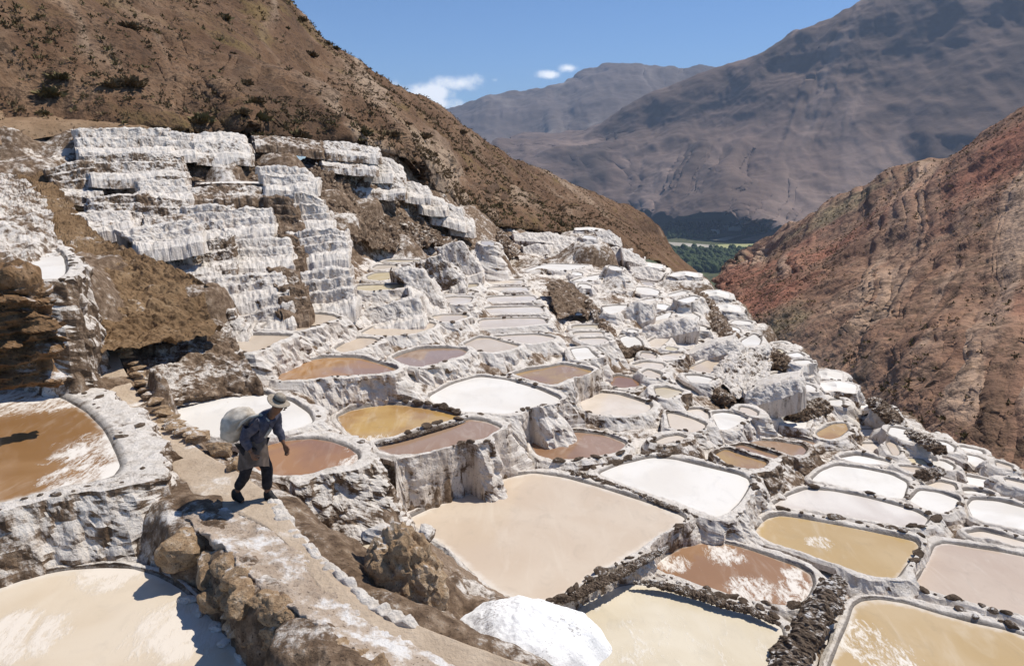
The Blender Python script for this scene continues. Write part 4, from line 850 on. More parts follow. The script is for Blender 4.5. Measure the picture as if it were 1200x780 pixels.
def build_pond(nm):
    c = CELLS[nm]; L = c['L']; n = len(L); r0 = c['r']; i0 = NAMES.index(nm); S = float(np.clip((r0 / 14) ** .5, .75, 1.9))
    lbl, grp = LABELS.get(nm, (None, None))
    root = bpy.data.objects.new("salt_pond" if nm not in TERR else "salt_terrace", None); sc.collection.objects.link(root)
    org = L.mean(0); root.location = org; root.empty_display_size = .3
    tag(root, lbl, "salt pond" if nm not in TERR else "salt terrace", grp)
    T = np.roll(L, -1, 0) - np.roll(L, 1, 0); T[:, 2] = 0; T /= np.linalg.norm(T, axis=1)[:, None] + 1e-9
    N = np.stack([T[:, 1], -T[:, 0], np.zeros(n)], -1)
    for k in range(3): N[:, k] = smooth_closed(N[:, k], max(1, n // 120))
    N /= np.linalg.norm(N, axis=1)[:, None] + 1e-9
    # how far outward the next pond starts, and its level
    m = SEG_I != i0; A, B, I = SEG_A[m][:, :2], SEG_B[m][:, :2], SEG_I[m]
    g = np.full(n, 9.0); zn = np.full(n, np.nan)
    for ang in (-.45, 0, .45):
        ca, sa = math.cos(ang), math.sin(ang)
        d = np.stack([N[:, 0] * ca - N[:, 1] * sa, N[:, 0] * sa + N[:, 1] * ca], -1)
        p = L[:, :2]; e = B - A
        den = d[:, None, 0] * e[None, :, 1] - d[:, None, 1] * e[None, :, 0]
        q = A[None] - p[:, None]
        with np.errstate(divide='ignore', invalid='ignore'):
            t = (q[..., 0] * e[None, :, 1] - q[..., 1] * e[None, :, 0]) / den
            s = (q[..., 0] * d[:, None, 1] - q[..., 1] * d[:, None, 0]) / den
        t = np.where((s >= 0) & (s <= 1) & (t > 0), t, 9.0)
        k = t.argmin(1); tm = t[np.arange(n), k]; b = tm < g
        g[b] = tm[b]; zn[b] = SEG_A[m][k[b], 2]
    free = g > 2.2 * S
    gz, _ = ground(L[:, :2] + N[:, :2] * .9 * S)
    zn = np.where(free, gz, np.nan_to_num(zn, nan=0)); 
    dz = L[:, 2] - zn
    k = max(1, n // 70); g = np.where(free, 2.2 * S, g); gs = np.minimum(smooth_closed(g, k), g * 1.4); dz = smooth_closed(dz, k)
    hr = (.7 if nm[0] == 'x' else 1) * (.03 + .002 * min(r0, 18)) * (.35 if nm in TERR else 1) * (1 if r0 < 22 else .7) * (1 + .7 * fbm(L / (S * .6), 3, 3))
    wmax = RIMW.get(nm, .19)
    w = np.where(dz > .15, np.minimum(wmax, .42 * gs), np.where(dz > -.12, np.minimum(wmax, .52 * gs), np.minimum(.12 * S, .3 * gs)))
    w = np.maximum(smooth_closed(w, k) * (1 + .45 * fbm(L / (S * .9), 2, 8)), .05); 
    dz = np.clip(dz, -.15, 6)
    bat = np.clip(np.where(free, .12 + .28 * dz, gs - w), .03, (.15 + .55 * dz) if nm != 'cliff' else .3)
    nw = int(np.clip(dz.max() / (.0032 * r0), 5, 34)); nrim = 7 if r0 < 22 else 5
    prof = []
    for o_, h_ in ((-.10 * S, -.12 * S), (-.015 * S, -.012), (.03 * S, .45)):
        prof.append((np.full(n, o_), hr * h_ if h_ > 0 else np.full(n, h_)))
    for j in range(1, nrim):
        t = j / nrim; prof.append((.03 * S + (w - .03 * S) * t, hr * (1 - .14 * (2 * t - 1) ** 4)))
    for j in range(nw + 1):
        t = j / nw; prof.append((w + bat * t ** 1.15, hr * .8 * (1 - t) - (dz + .16) * t))
    nv = len(prof)
    V = np.empty((n, nv, 3)); 
    for j, (o_, h_) in enumerate(prof):
        V[:, j] = L + N * np.asarray(o_)[:, None]; V[:, j, 2] = L[:, 2] + h_
    # lumps, runnels and crumbs
    wall = np.clip((np.arange(nv) - 3 - nrim * .6) / 3, 0, 1)[None, :] * np.clip((dz + .1) / .5, .15, 1)[:, None]
    fade = np.clip((np.arange(nv) - 1) / 2.5, 0, 1)[None, :]
    q = V / S
    fl = V.copy(); fl[..., 2] *= .25
    dn = fbm(q / .6, 4, i0) * .10 + (lumps(q / np.array([.34, .34, .26]), i0) - .35) * .09 + (lumps(q / .13, i0 + 1) - .35) * .05 + fbm(fl / (S * .16), 3, i0 + 5) * .11 * wall + fbm(q / .075, 2, i0 + 9) * .018
    dk = 1.0 if r0 < 20 else max(.45, 20 / r0)
    dr = dk * fbm(q / .45, 3, i0 + 2) * .035 + (lumps(q / .11, i0 + 4) - .35) * .03 + fbm(q / .06, 2, i0 + 6) * .016
    aw = S * (.6 + .4 * dk) * fade * np.clip(.35 + wall, 0, 1.1) * np.clip(np.minimum(gs, wmax * 2) / (wmax * 2), .3, 1)[:, None]
    V[..., :2] += (N[:, None, :2] * (dn * aw * np.where(wall > .3, 1, .3))[..., None])
    V[..., 2] += dr * S * fade * np.clip(1 - .6 * wall, .3, 1) * np.clip(hr / .09, .5, 1.3)[:, None]
    V[:, -1, 2] -= .1
    wet_shade = np.zeros((n, nv)); wet_shade[:, :2] = 1; wet_shade[:, 2] = .75; wet_shade[:, 3] = .12  # inner rim by the water: real wetness and painted shade together
    if nm in TERR: wet_shade *= 0
    bank = link("bank", new_mesh("bank", V - org, grid_faces(n, nv, True), M_BANK, False, {"wet_shade": wet_shade}), root)
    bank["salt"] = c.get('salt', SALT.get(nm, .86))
    # water
    O = L + N * (.06 * S) - org; cen = np.zeros(3)
    if nm not in TERR: O[:, 2] = 0
    rings = (1, .95, .88, .76, .55, .28); Wv = np.vstack([O * np.array([f, f, 1]) for f in rings] + [np.array([[0, 0, O[:, 2].mean()]])])
    m_ = len(rings); aa = np.arange(n); ff = [np.stack([k_ * n + aa, k_ * n + (aa + 1) % n, (k_ + 1) * n + (aa + 1) % n, (k_ + 1) * n + aa], -1) for k_ in range(m_ - 1)]
    last = np.stack([(m_ - 1) * n + aa, (m_ - 1) * n + (aa + 1) % n, np.full(n, m_ * n), np.full(n, m_ * n)], -1)
    me = bpy.data.meshes.new("brine"); me.from_pydata([tuple(v) for v in Wv], [], [tuple(q_) for q_ in np.vstack(ff)] + [tuple(q_[:3]) for q_ in last]); me.update(); me.materials.append(WC[c['col']])
    ea = me.attributes.new("edge", 'FLOAT', 'POINT'); ea.data.foreach_set("value", np.r_[np.repeat([1, .85, .45, .15, 0, 0], n), 0].astype(np.float32))
    wo = link("brine" if nm not in TERR else "salt_floor", me, root)
    # clods along the rim
    dens = CLODS.get(nm, (.15 if nm[0] == 'x' else .4) if nm not in TERR else .12)
    R_ = np.random.default_rng(100 + i0)
    step = .2 * S ** .8; cnt = int(c['per'] / step); single = r0 < 17 and nm in CLODS
    vs, fs, nb, made = [], [], 0, 0
    thr = np.quantile(fbm(L / (S * 1.3), 2, 40 + i0), 1 - dens) if dens > 0 else 9
    field = fbm(L / (S * 1.3), 2, 40 + i0)
    for j in range(cnt):
        a = int((j + R_.uniform(-.3, .3)) / cnt * n) % n
        if field[a] < thr or (dz[a] < -.13): continue
        col = 3 + int(R_.integers(1, max(2, nrim - 1))); p = V[a, col]
        if p[1] < 3: continue
        sz = step * (.2 + .5 * R_.random() ** 1.7) * (1 if r0 < 17 else .8); p = p - np.array([0, 0, sz * .05])
        if np.linalg.norm(p[:2]) < 5: continue
        if single and sz * F / r0 > 3.6 and made < 26:
            made += 1; yaw = math.atan2(T[a, 1], T[a, 0]) + R_.uniform(-.5, .5)
            link("clod", CLOD_ME[int(R_.integers(6))], root, p - org, (R_.uniform(-.25, .25), R_.uniform(-.25, .25), yaw), (sz * R_.uniform(.9, 1.5), sz, sz * R_.uniform(.7, 1.1)))
        else:
            v, f = CLOD_LO[int(R_.integers(2))]; yw = R_.uniform(0, 6.3); cy, sy = math.cos(yw), math.sin(yw)
            vv = v * np.array([sz * R_.uniform(.8, 1.4), sz, sz * R_.uniform(.6, 1)])
            vv = np.stack([vv[:, 0] * cy - vv[:, 1] * sy, vv[:, 0] * sy + vv[:, 1] * cy, vv[:, 2]], -1) + (p - org)
            vs.append(vv); fs.append(f + nb); nb += len(v)
    if vs:
        o = link("clods", new_mesh("clods", np.vstack(vs), np.vstack(fs), M_CLOD, False), root); o["kind"] = "stuff"
    return root
CLOD_LO = [rock_shape(1, s, 9, .62, .2) for s in (5, 8)]
for nm in NAMES: build_pond(nm)
# --- retaining walls with the floor they hold up
def craggy_wall(V, seed, S, am=1.0):
    a = np.gradient(V, axis=0); b = np.gradient(V, axis=1); n = np.cross(b, a); n /= np.linalg.norm(n, axis=-1, keepdims=True) + 1e-9
    if (n * -V).sum() < 0: n = -n
    q = V / S; fl = V.copy(); fl[..., 2] *= .22
    d = fbm(q / .8, 3, seed) * .12 + (lumps(q / np.array([.5, .5, .9]), seed) - .35) * .10 + fbm(fl / (S * .13), 4, seed + 5) * .15 + fbm(q / .06, 2, seed + 9) * .025
    return V + n * (d * S * am)[..., None]
for wi, (r, salt, lab, top, foot) in enumerate(WALLS):
    px0, py0 = top[1]
    if px0 < 560: foot = [(x_, y_ - (3.0 if px0 < 400 else 2.0)) for x_, y_ in foot]
    def line(p, rr):
        a = np.array(p, float); q = at_r(a[:, 0], a[:, 1], np.full(len(a), rr)); h = q[[0, -1]].copy(); hd = h[:, :2] / np.linalg.norm(h[:, :2], axis=1)[:, None]; h[:, :2] += hd * .7
        out = (q[-1] - q[0]); out[2] = 0; out /= np.linalg.norm(out); q = q.copy(); q[0] -= out * .12; q[-1] += out * .12; h[0] -= out * .25; h[1] += out * .25
        h[0] += (h[0] - q[0]) * 0; return np.vstack([h[:1], q, h[1:]])
    hh = np.array(foot)[:, 1].mean() - np.array(top)[:, 1].mean()
    Tl, Fl = line(top, r), line(foot, r - (.016 if px0 > 405 or hh < 15 else .034) * r)
    px_ = np.ptp(np.array(top)[:, 0]); hh = np.array(foot)[:, 1].mean() - np.array(top)[:, 1].mean()
    nu = int(np.clip(px_ * 1.1 + 30, 40, 160)); nvw = int(np.clip(hh * 1.1, 8, 44))
    Tl, Fl = resample(Tl, nu, False), resample(Fl, nu, False); S = float(np.clip((r / 14) ** .5, .8, 1.9))
    bk = Tl.copy(); hd = bk[:, :2] / np.linalg.norm(bk[:, :2], axis=1)[:, None]; rowb = []
    for dd, dzz in (((.55, -.5), (.5, -.12), (.32, -.01), (.14, .0)) if px0 < 560 else ((1.9, -.16), (1.2, -.12), (.6, -.08), (.16, .0))):
        q = Tl.copy(); q[:, :2] += hd * dd; q[:, 2] += dzz * S; rowb.append(q)
    ns = 1 if px0 > 405 else 3 if hh > 27 else 2 if hh > 15 else 1     # some walls go down in two or three low tiers
    rows = list(rowb)
    for t in np.linspace(.02, 1, nvw * (1 if ns == 1 else 2)):
        if ns == 1: rows.append(Tl + (Fl - Tl) * t); continue
        kk = min(int(t * ns), ns - 1); f = t * ns - kk; wob = .12 * fbm(Tl / 2.2, 2, wi)[:, None]
        fv = (kk + np.clip(f / .72, 0, 1)) / ns + wob * math.sin(math.pi * t); fh = (kk + .3 * np.clip(f / .72, 0, 1) + .7 * np.clip((f - .72) / .28, 0, 1)) / ns
        q = Tl + (Fl - Tl) * fh; q[:, 2] = (Tl + (Fl - Tl) * np.clip(fv, 0, 1))[:, 2]; rows.append(q)
    if px0 < 560:                          # the ledge at the wall's foot
        for dd, dzz in ((.2, .0), (.5, -.04), (.75, -.2), (.95, -.55)):
            q = Fl.copy(); q[:, :2] -= hd * dd; q[:, 2] += dzz; rows.append(q)
    else:
        low = Fl.copy(); low[:, 2] -= .6; rows.append(low)
    V = np.stack(rows, 1); V0 = V; V = craggy_wall(V, 700 + wi, S, .42 if r > 35 else .5)
    if px0 >= 560: V[:, :3] = V0[:, :3] + (V[:, :3] - V0[:, :3]) * .2
    Q = V.reshape(-1, 3); org = Q.mean(0)
    o = link("terrace_wall", new_mesh("terrace_wall", Q - org, grid_faces(nu, V.shape[1]), M_BANK, False), None, org); o["salt"] = salt + (.16 if salt > .5 else 0)
    zone = ("small salt crusted wall among the upper left terraces", "upper left terrace walls") if px0 < 300 else ("weathered salt wall in the cascade at the edge of the hillside", "cascade walls") if px0 < 600 and py0 < 270 else ("short brown or white wall beside the middle terraces", "middle terrace walls") if px0 < 600 else ("weathered white wall on the far terraces", "far terrace walls")
    tag(o, lab or zone[0], "retaining wall", None if lab else zone[1], "thing")

# ---------------------------------------------------------------- hills and mountains: surfaces stretched between lines laid out in the landscape
def catmull(P, n):
    P = np.asarray(P, float); m = len(P); t = np.linspace(0, m - 1, n); i = np.clip(t.astype(int), 0, m - 2); f = (t - i)[:, None]
    p0, p1, p2, p3 = P[np.clip(i - 1, 0, m - 1)], P[i], P[i + 1], P[np.clip(i + 2, 0, m - 1)]
    return .5 * (2 * p1 + (p2 - p0) * f + (2 * p0 - 5 * p1 + 4 * p2 - p3) * f * f + (3 * p1 - p0 - 3 * p2 + p3) * f ** 3)
def loft(rows, nu, nv, lin=False):
    R = []
    for row in rows:
        a = np.array(row, float); R.append(catmull(at_r(a[:, 0], a[:, 1], a[:, 2]), nu))
    R = np.stack(R, 1)
    if lin:
        t = np.linspace(0, R.shape[1] - 1, nv); i = np.clip(t.astype(int), 0, R.shape[1] - 2); f = (t - i)[None, :, None]
        return R[:, i] * (1 - f) + R[:, i + 1] * f
    return np.stack([catmull(R[k], nv) for k in range(nu)], 0)
def normals(V):
    a = np.gradient(V, axis=0); b = np.gradient(V, axis=1); n = np.cross(a, b)
    n /= np.linalg.norm(n, axis=-1, keepdims=True) + 1e-12
    return n * np.where(n[..., 2:3] < 0, -1, 1)
def mat_hill(name, cols, s, dark, patch=None, gul=(1, 1, 1), red=None, bump=.6, vein=None, speck=.8):
    t = NT(name)
    a = t.noise(s, 8, .62, gul); b = t.noise(s * 4.5, 8, .66); c = t.noise(s * 22, 5, .65)
    v = t.math('MULTIPLY_ADD', a, .55, t.math('MULTIPLY', b, .45))
    col = t.ramp(v, [(.33, cols[0]), (.5, cols[1]), (.66, cols[2])])
    if red: col = t.mix(t.step(t.noise(s * .5, 5, .6, gul), .47, .6), col, red)
    if patch: col = t.mix(t.step(t.noise(s * .8, 7, .6, gul), .55, .68), col, patch)
    st_ = t.attr('streak', 'GEOMETRY')
    if vein: col = t.mix(t.math('MULTIPLY', t.step(st_, .02, .5), .85), col, vein)
    col = t.mix(t.math('MULTIPLY', t.step(st_, -.05, -.5), .6), col, dark)
    col = t.mix(t.math('MULTIPLY', t.step(t.math('MULTIPLY_ADD', c, .55, t.math('MULTIPLY', b, .5)), .52, .6), speck), col, dark)
    t.bump(t.math('MULTIPLY_ADD', c, .5, b), bump, .125 / s)
    return t.out(col, .95)
def veins(V, ku, kv, shear, seed):          # erosion lines running down the fall of a slope
    u, v = np.meshgrid(np.linspace(0, 1, V.shape[0]), np.linspace(0, 1, V.shape[1]), indexing='ij')
    w = fbm(np.stack([u * 6, v * 6, u * 0], -1), 4, seed + 9) * .05; g = np.clip(.55 + 1.3 * fbm(np.stack([u * 7, v * 4, u * 0 + 9], -1), 3, seed + 5), .1, 1.3)
    return fbm(np.stack([(u + shear * v + w) * ku, v * kv, u * 0], -1), 5, seed) * 1.35 * g, ridged(np.stack([(u + shear * v + w) * ku * .7, v * kv * .7, u * 0 + 5], -1), 3, seed + 1) * g
def structure(name, V, mat, label, streak=None):
    return tag(link(name, new_mesh(name, V, grid_faces(*V.shape[:2]), mat, True, {"streak": streak} if streak is not None else None)), label, "hill" if "hill" in name else "ground", kind="structure")
def rough(V, size, amp, seed, ridge=.5, stretch=(1, 1, 1)):
    n = normals(V); q = V / size * np.array(stretch)
    d = (fbm(q, 5, seed) * (1 - ridge) + ridged(q * .8, 5, seed + 1) * ridge) * amp
    return V + n * d[..., None]

# the brown slope above the ponds, running down the valley side
hv = loft([
 [(-130,180,43),(0,176,44.2),(100,172,45.4),(200,176,46),(300,180,47.2),(400,190,49.8),(450,204,52),(490,238,53),(530,262,57),(580,282,61),(640,284,68),(690,288,75),(735,306,83),(775,322,95),(815,350,115)],
 [(-130,140,42.6),(0,139,43.8),(100,137,45.0),(200,142,45.8),(300,148.5,47),(400,160,49.8),(455,172,53),(500,200,58),(545,228,63),(595,246,68),(648,255,78),(695,262,90),(740,285,110),(782,314,135),(822,345,170)],
 [(-130,-10,50),(0,0,54),(100,10,58),(200,30,64),(300,60,68),(400,100,74),(460,125,82),(510,155,92),(560,190,105),(606,220,125),(654,236,150),(700,248,190),(748,272,240),(790,302,300),(828,336,380)],
 [(-130,-190,72),(0,-150,78),(100,-110,84),(200,-60,90),(300,-22,96),(352,28,104),(425,88,114),(500,124,126),(548,162,142),(598,190,165),(640,203,200),(706,234,260),(766,262,370),(793,302,470),(832,332,560)],
 [(-130,-120,95),(0,-90,100),(100,-60,106),(200,-20,112),(300,20,118),(352,70,126),(425,125,136),(500,155,150),(548,190,166),(598,215,190),(640,230,230),(706,255,300),(766,285,420),(793,318,520),(832,345,620)]], 640, 380)
hs, hr_ = veins(hv, 34, 2.2, .22, 121); hv = hv + normals(hv) * (hr_ * np.clip(np.linspace(0, 1, hv.shape[1]) * 5 - .3, 0, 1)[None, :] * .55)[..., None]
hv = rough(hv, 13, 1.9, 21, .6, (1, 1, .4)); hv = rough(hv, 4, .75, 25, .7, (1.2, .8, .5)); hv = rough(hv, 1.3, .14, 22, .5); hv = rough(hv, .5, .05, 24, .3)
M_HILL = mat_hill("dry_brown_hillside", [(.085,.045,.026), (.175,.102,.058), (.31,.205,.13)], .2, (.06,.036,.022), (.185,.125,.052), (1, 1, 1), None, .6, (.40,.30,.215))
HILL = structure("hillside", hv, M_HILL, "steep dry brown hillside above the terraces", hs)

# the reddish slope across the ravine
rv = loft([
 [(1330,760,46),(1230,640,55),(1150,560,66),(1080,520,80),(1010,485,100),(950,440,130),(905,400,165),(870,365,215),(850,345,290),(838,335,420)],
 [(1330,560,62),(1230,500,72),(1160,460,84),(1090,430,98),(1030,405,120),(975,375,150),(925,350,190),(890,335,250),(866,325,330),(848,320,470)],
 [(1330,330,105),(1230,310,118),(1160,300,132),(1100,300,150),(1045,300,175),(995,300,205),(950,300,250),(912,302,310),(884,308,400),(858,308,540)],
 [(1330,60,190),(1230,118,210),(1165,152,230),(1105,184,255),(1050,206,285),(1000,228,320),(960,248,360),(925,262,420),(895,285,500),(868,300,640)],
 [(1330,100,240),(1230,150,265),(1165,190,290),(1105,220,320),(1050,240,350),(1000,260,390),(960,280,440),(925,300,500),(895,320,600),(868,330,760)]], 420, 360)
rs, rr_ = veins(rv, 30, 2.0, .28, 131); rv = rv + normals(rv) * ((rr_ - .25) * np.linalg.norm(rv[..., :2], axis=-1) * .009)[..., None]
rv = rough(rv, 34, 4.5, 31, .6, (1.2, .6, .45)); rv = rough(rv, 9, 1.0, 32, .5, (1, .8, .6)); rv = rough(rv, 2.4, .5, 33, .5)
M_RED = mat_hill("red_brown_eroded_slope", [(.17,.09,.058), (.32,.19,.125), (.45,.31,.215)], .035, (.10,.066,.042), (.31,.24,.145), (1, .6, .6), (.37,.165,.105), .5, (.47,.33,.235), .6)
structure("ravine_hill", rv, M_RED, "red brown eroded slope across the ravine", rs)

# the great mountain on the right and the blue one behind
mv = loft([
 [(1500,420,2600),(1300,380,2600),(1150,345,2600),(1020,315,2600),(930,296,2600),(870,279,2650),(820,272,2750),(780,264,2900),(730,250,3068),(650,232,3336),(560,215,3628)],
 [(1500,200,3035),(1300,200,3035),(1150,205,3035),(1020,215,3035),(950,215,3035),(885,212,3035),(835,208,3099),(790,208,3192),(735,206,3336),(660,200,3539),(570,192,3781)],
 [(1500,40,3539),(1300,50,3539),(1160,60,3539),(1050,80,3539),(985,95,3539),(925,110,3562),(870,130,3585),(815,150,3628),(750,172,3689),(680,182,3781),(590,182,3978)],
 [(1500,-30,3900),(1300,-30,3900),(1160,-25,3900),(1070,-15,3900),(1012,2,3900),(955,34,3900),(898,64,3900),(842,88,3939),(775,130,3978),(700,166,4134),(600,176,4446)],
 [(1500,30,4836),(1300,30,4836),(1160,30,4836),(1070,50,4836),(1012,70,4836),(955,90,4836),(898,110,4836),(842,130,4914),(775,165,4914),(700,190,5070),(600,196,5382)]], 420, 300)
ms_, mr_ = veins(mv, 16, 1.4, .05, 141); mv = mv + normals(mv) * (mr_ * 22)[..., None]
mv = rough(mv, 1500, 150, 41, .7, (1, 1, .6)); mv = rough(mv, 420, 46, 42, .9); mv = rough(mv, 90, 5, 43, .6)
M_MTN = mat_hill("purple_brown_mountain", [(.085,.062,.052), (.14,.10,.082), (.22,.155,.13)], .0011, (.06,.048,.042), (.27,.19,.165), (1, .7, .7), None, .12, (.25,.185,.155), .25)
structure("near_mountain_hill", mv, M_MTN, "high bare purple brown mountain across the valley", ms_)
bv = loft([
 [(380,260,4650),(470,240,4650),(540,225,4588),(600,225,4526),(660,225,4464),(720,225,4464),(780,225,4588),(840,225,4774),(900,225,4960),(980,225,5146)],
 [(380,215,5580),(470,195,5580),(540,180,5580),(600,172,5580),(655,160,5518),(710,150,5456),(770,150,5518),(825,150,5642),(890,150,5828),(980,150,6076)],
 [(380,200,7130),(470,163,7130),(530,136,7130),(590,116,7130),(645,108,7068),(692,93,7006),(742,86,7006),(785,87,7130),(832,84,7378),(900,92,7626)],
 [(380,220,8370),(470,190,8370),(530,165,8370),(590,145,8370),(645,130,8308),(692,115,8246),(735,110,8246),(785,112,8370),(832,115,8618),(900,120,8866)]], 300, 220)
bs_, br_ = veins(bv, 14, 1.6, .05, 151); bv = bv + normals(bv) * (br_ * 38)[..., None]
bv = rough(bv, 1500, 110, 51, .85, (1.1, .7, .5)); bv = rough(bv, 420, 55, 52, .9); bv = rough(bv, 110, 8, 53, .5)
M_BLUE = mat_hill("far_mountain_rock", [(.08,.065,.06), (.13,.105,.095), (.20,.16,.15)], .0005, (.06,.05,.05), (.34,.29,.27), (1, .8, .8), None, .12, (.36,.31,.28), .25)
structure("far_mountain_hill", bv, M_BLUE, "distant blue grey mountain under the clouds", bs_)

# valley floor
x = np.linspace(-1500, 4200, 120); y = np.concatenate([np.linspace(300, 6000, 200)])
X, Y = np.meshgrid(x, y, indexing='ij'); Zv = -292 + 3 * fbm(np.stack([X / 500, Y / 500, X * 0], -1), 3, 61)
M_VAL = mat_hill("valley_floor_fields", [(.05,.07,.028), (.09,.10,.042), (.15,.14,.07)], .004, (.03,.045,.018), (.13,.16,.055))
structure("valley_floor", np.stack([X, Y, Zv], -1), M_VAL, "green valley floor with fields and trees")

# ---------------------------------------------------------------- paths, mounds, scarps, stones, salt heap, rock
def loftz(rows, nu, nv):
    R = []
    for row in rows:
        a = np.array(row, float); R.append(catmull(at_z(a[:, 0], a[:, 1], a[:, 2]), nu))
    R = np.stack(R, 1); return np.stack([catmull(R[k], nv) for k in range(nu)], 0)
M_PATH = mat_earth("trodden_pale_earth", (.37,.285,.205), (.47,.375,.28), (.56,.465,.36), .05, .9, False)
M_TRAIL = mat_earth("brown_trail_earth", (.17,.105,.06), (.26,.17,.10), (.33,.23,.145), 0, .5)
M_SCARP = mat_earth("bare_brown_earth", (.065,.04,.022), (.14,.088,.048), (.235,.155,.09), .06, .9)
M_MOUND = mat_earth("tan_brown_earth", (.10,.062,.032), (.20,.125,.065), (.29,.20,.115), .03, .8)
M_STONE = mat_earth("weathered_brown_stone", (.17,.105,.058), (.38,.26,.155), (.57,.45,.325), .16, 4)
M_STRATA = mat_earth("orange_brown_layered_rock", (.085,.05,.028), (.22,.13,.065), (.36,.25,.16), .22, 1.6)
# footpath the man walks on
pth = loftz([
 [(104,411,-4.22),(114,440,-4.48),(136,474,-4.73),(168,515,-4.8),(205,556,-4.75),(238,588,-4.70),(285,606,-4.69),(327,632,-4.69),(354,664,-4.70),(387,708,-4.74),(430,740,-4.84),(470,766,-4.96),(520,800,-5.1),(620,860,-5.5)],
 [(120,411,-4.22),(132,438,-4.48),(150,470,-4.73),(186,508,-4.8),(224,545,-4.75),(262,572,-4.70),(303,595,-4.69),(345,636,-4.69),(380,675,-4.71),(416,708,-4.75),(460,735,-4.85),(515,762,-4.97),(580,790,-5.12),(690,840,-5.5)],
 [(138,411,-4.22),(148,436,-4.48),(166,466,-4.73),(198,500,-4.8),(245,533,-4.75),(286,556,-4.70),(320,584,-4.69),(362,638,-4.69),(400,677,-4.72),(440,709,-4.78),(485,732,-4.87),(555,758,-4.98),(630,782,-5.14),(760,820,-5.5)]], 260, 22)
pth[..., 2] += .035 + fbm(pth / .5, 3, 71) * .02 + fbm(pth / .07, 2, 72) * .006
pth[:, 0, 2] -= .02; pth[:, -1, 2] -= .16; pth[:, 1, 2] -= .01; pth[:, -2, 2] -= .04
structure("footpath", pth, M_PATH, "trodden pale footpath the man walks along")
led = loftz([
 [(204,606,-4.72),(222,622,-4.74),(252,644,-4.78),(276,670,-4.8),(306,698,-4.8),(338,723,-4.82),(372,748,-4.84),(414,778,-4.86),(468,818,-4.9),(536,876,-5)],
 [(206,600,-4.66),(228,618,-4.60),(258,640,-4.58),(286,668,-4.57),(318,696,-4.57),(350,720,-4.58),(386,744,-4.6),(428,774,-4.64),(486,812,-4.7),(560,870,-4.8)],
 [(224,592,-4.68),(258,604,-4.65),(292,624,-4.64),(320,654,-4.64),(350,684,-4.65),(382,710,-4.67),(416,734,-4.72),(460,764,-4.78),(512,798,-4.88),(590,856,-5.0)],
 [(240,588,-4.74),(290,598,-4.71),(330,616,-4.70),(358,644,-4.70),(386,676,-4.72),(416,704,-4.76),(450,730,-4.85),(492,754,-4.96),(542,784,-5.08),(634,842,-5.4)]], 260, 60)
led = led + (fbm(led / .22, 4, 79) * np.linspace(1, 0, 60)[None, :] ** 2 * .22)[..., None] * np.array([.8, .3, .6]) + (fbm(led / .5, 4, 75) * .06 + (lumps(led / .07, 76) - .3) * .022 + fbm(led / .03, 2, 78) * .01)[..., None] * np.array([0, 0, 1.])
structure("gravel_ledge", led, mat_earth("pale_speckled_gravel", (.33,.25,.185), (.48,.39,.31), (.62,.54,.455), .34, 2.2), "pale speckled gravel ledge between the footpath and the boulder wall")
# the trail along the top and the pale way on the far left
tr = loft([
 [(-130,190,38.5),(0,170,41),(60,160,42),(100,152,42.6),(200,153,43.6),(300,156.5,45),(400,167,47.5),(450,180,50.5)],
 [(-130,154,39.5),(0,148.5,41.8),(60,146,42.5),(100,144,43),(200,147,44),(300,151.5,45.4),(400,163,48.2),(450,177,51)],
 [(-130,144,41),(0,141,43.2),(60,139.5,43.9),(100,138.5,44.4),(200,143,45.2),(300,149,46.6),(400,160.5,49.4),(450,175.5,52)],
 [(-130,128,42),(0,130,44.4),(60,130,45),(100,130,45.6),(200,138,46.3),(300,146.5,47.6),(400,158.5,50),(450,174,52.4)]], 260, 24)
tr = rough(tr, .8, .10, 73); structure("hillside_trail", tr, M_TRAIL, "narrow brown trail along the foot of the hillside")
wl_ = loft([[(-60,186,42),(0,179,42),(40,178,42.2),(70,166,42.6),(100,154,43.4)],[(-60,202,39),(0,196,39.6),(32,192,40.2),(60,179,41.6),(101,156,43)],[(-60,222,36.6),(0,215,37.3),(26,206,38),(52,192,39.4),(104,158,42.4)],[(-60,236,36),(0,228,36.8),(30,216,37.4),(58,200,38.8),(108,164,42)]], 90, 24)
structure("pale_path", rough(wl_, .7, .08, 74), mat_earth("pale_salty_earth", (.42,.35,.29), (.55,.49,.43), (.66,.62,.57), .1, .8, False), "pale salty path on the upper left")

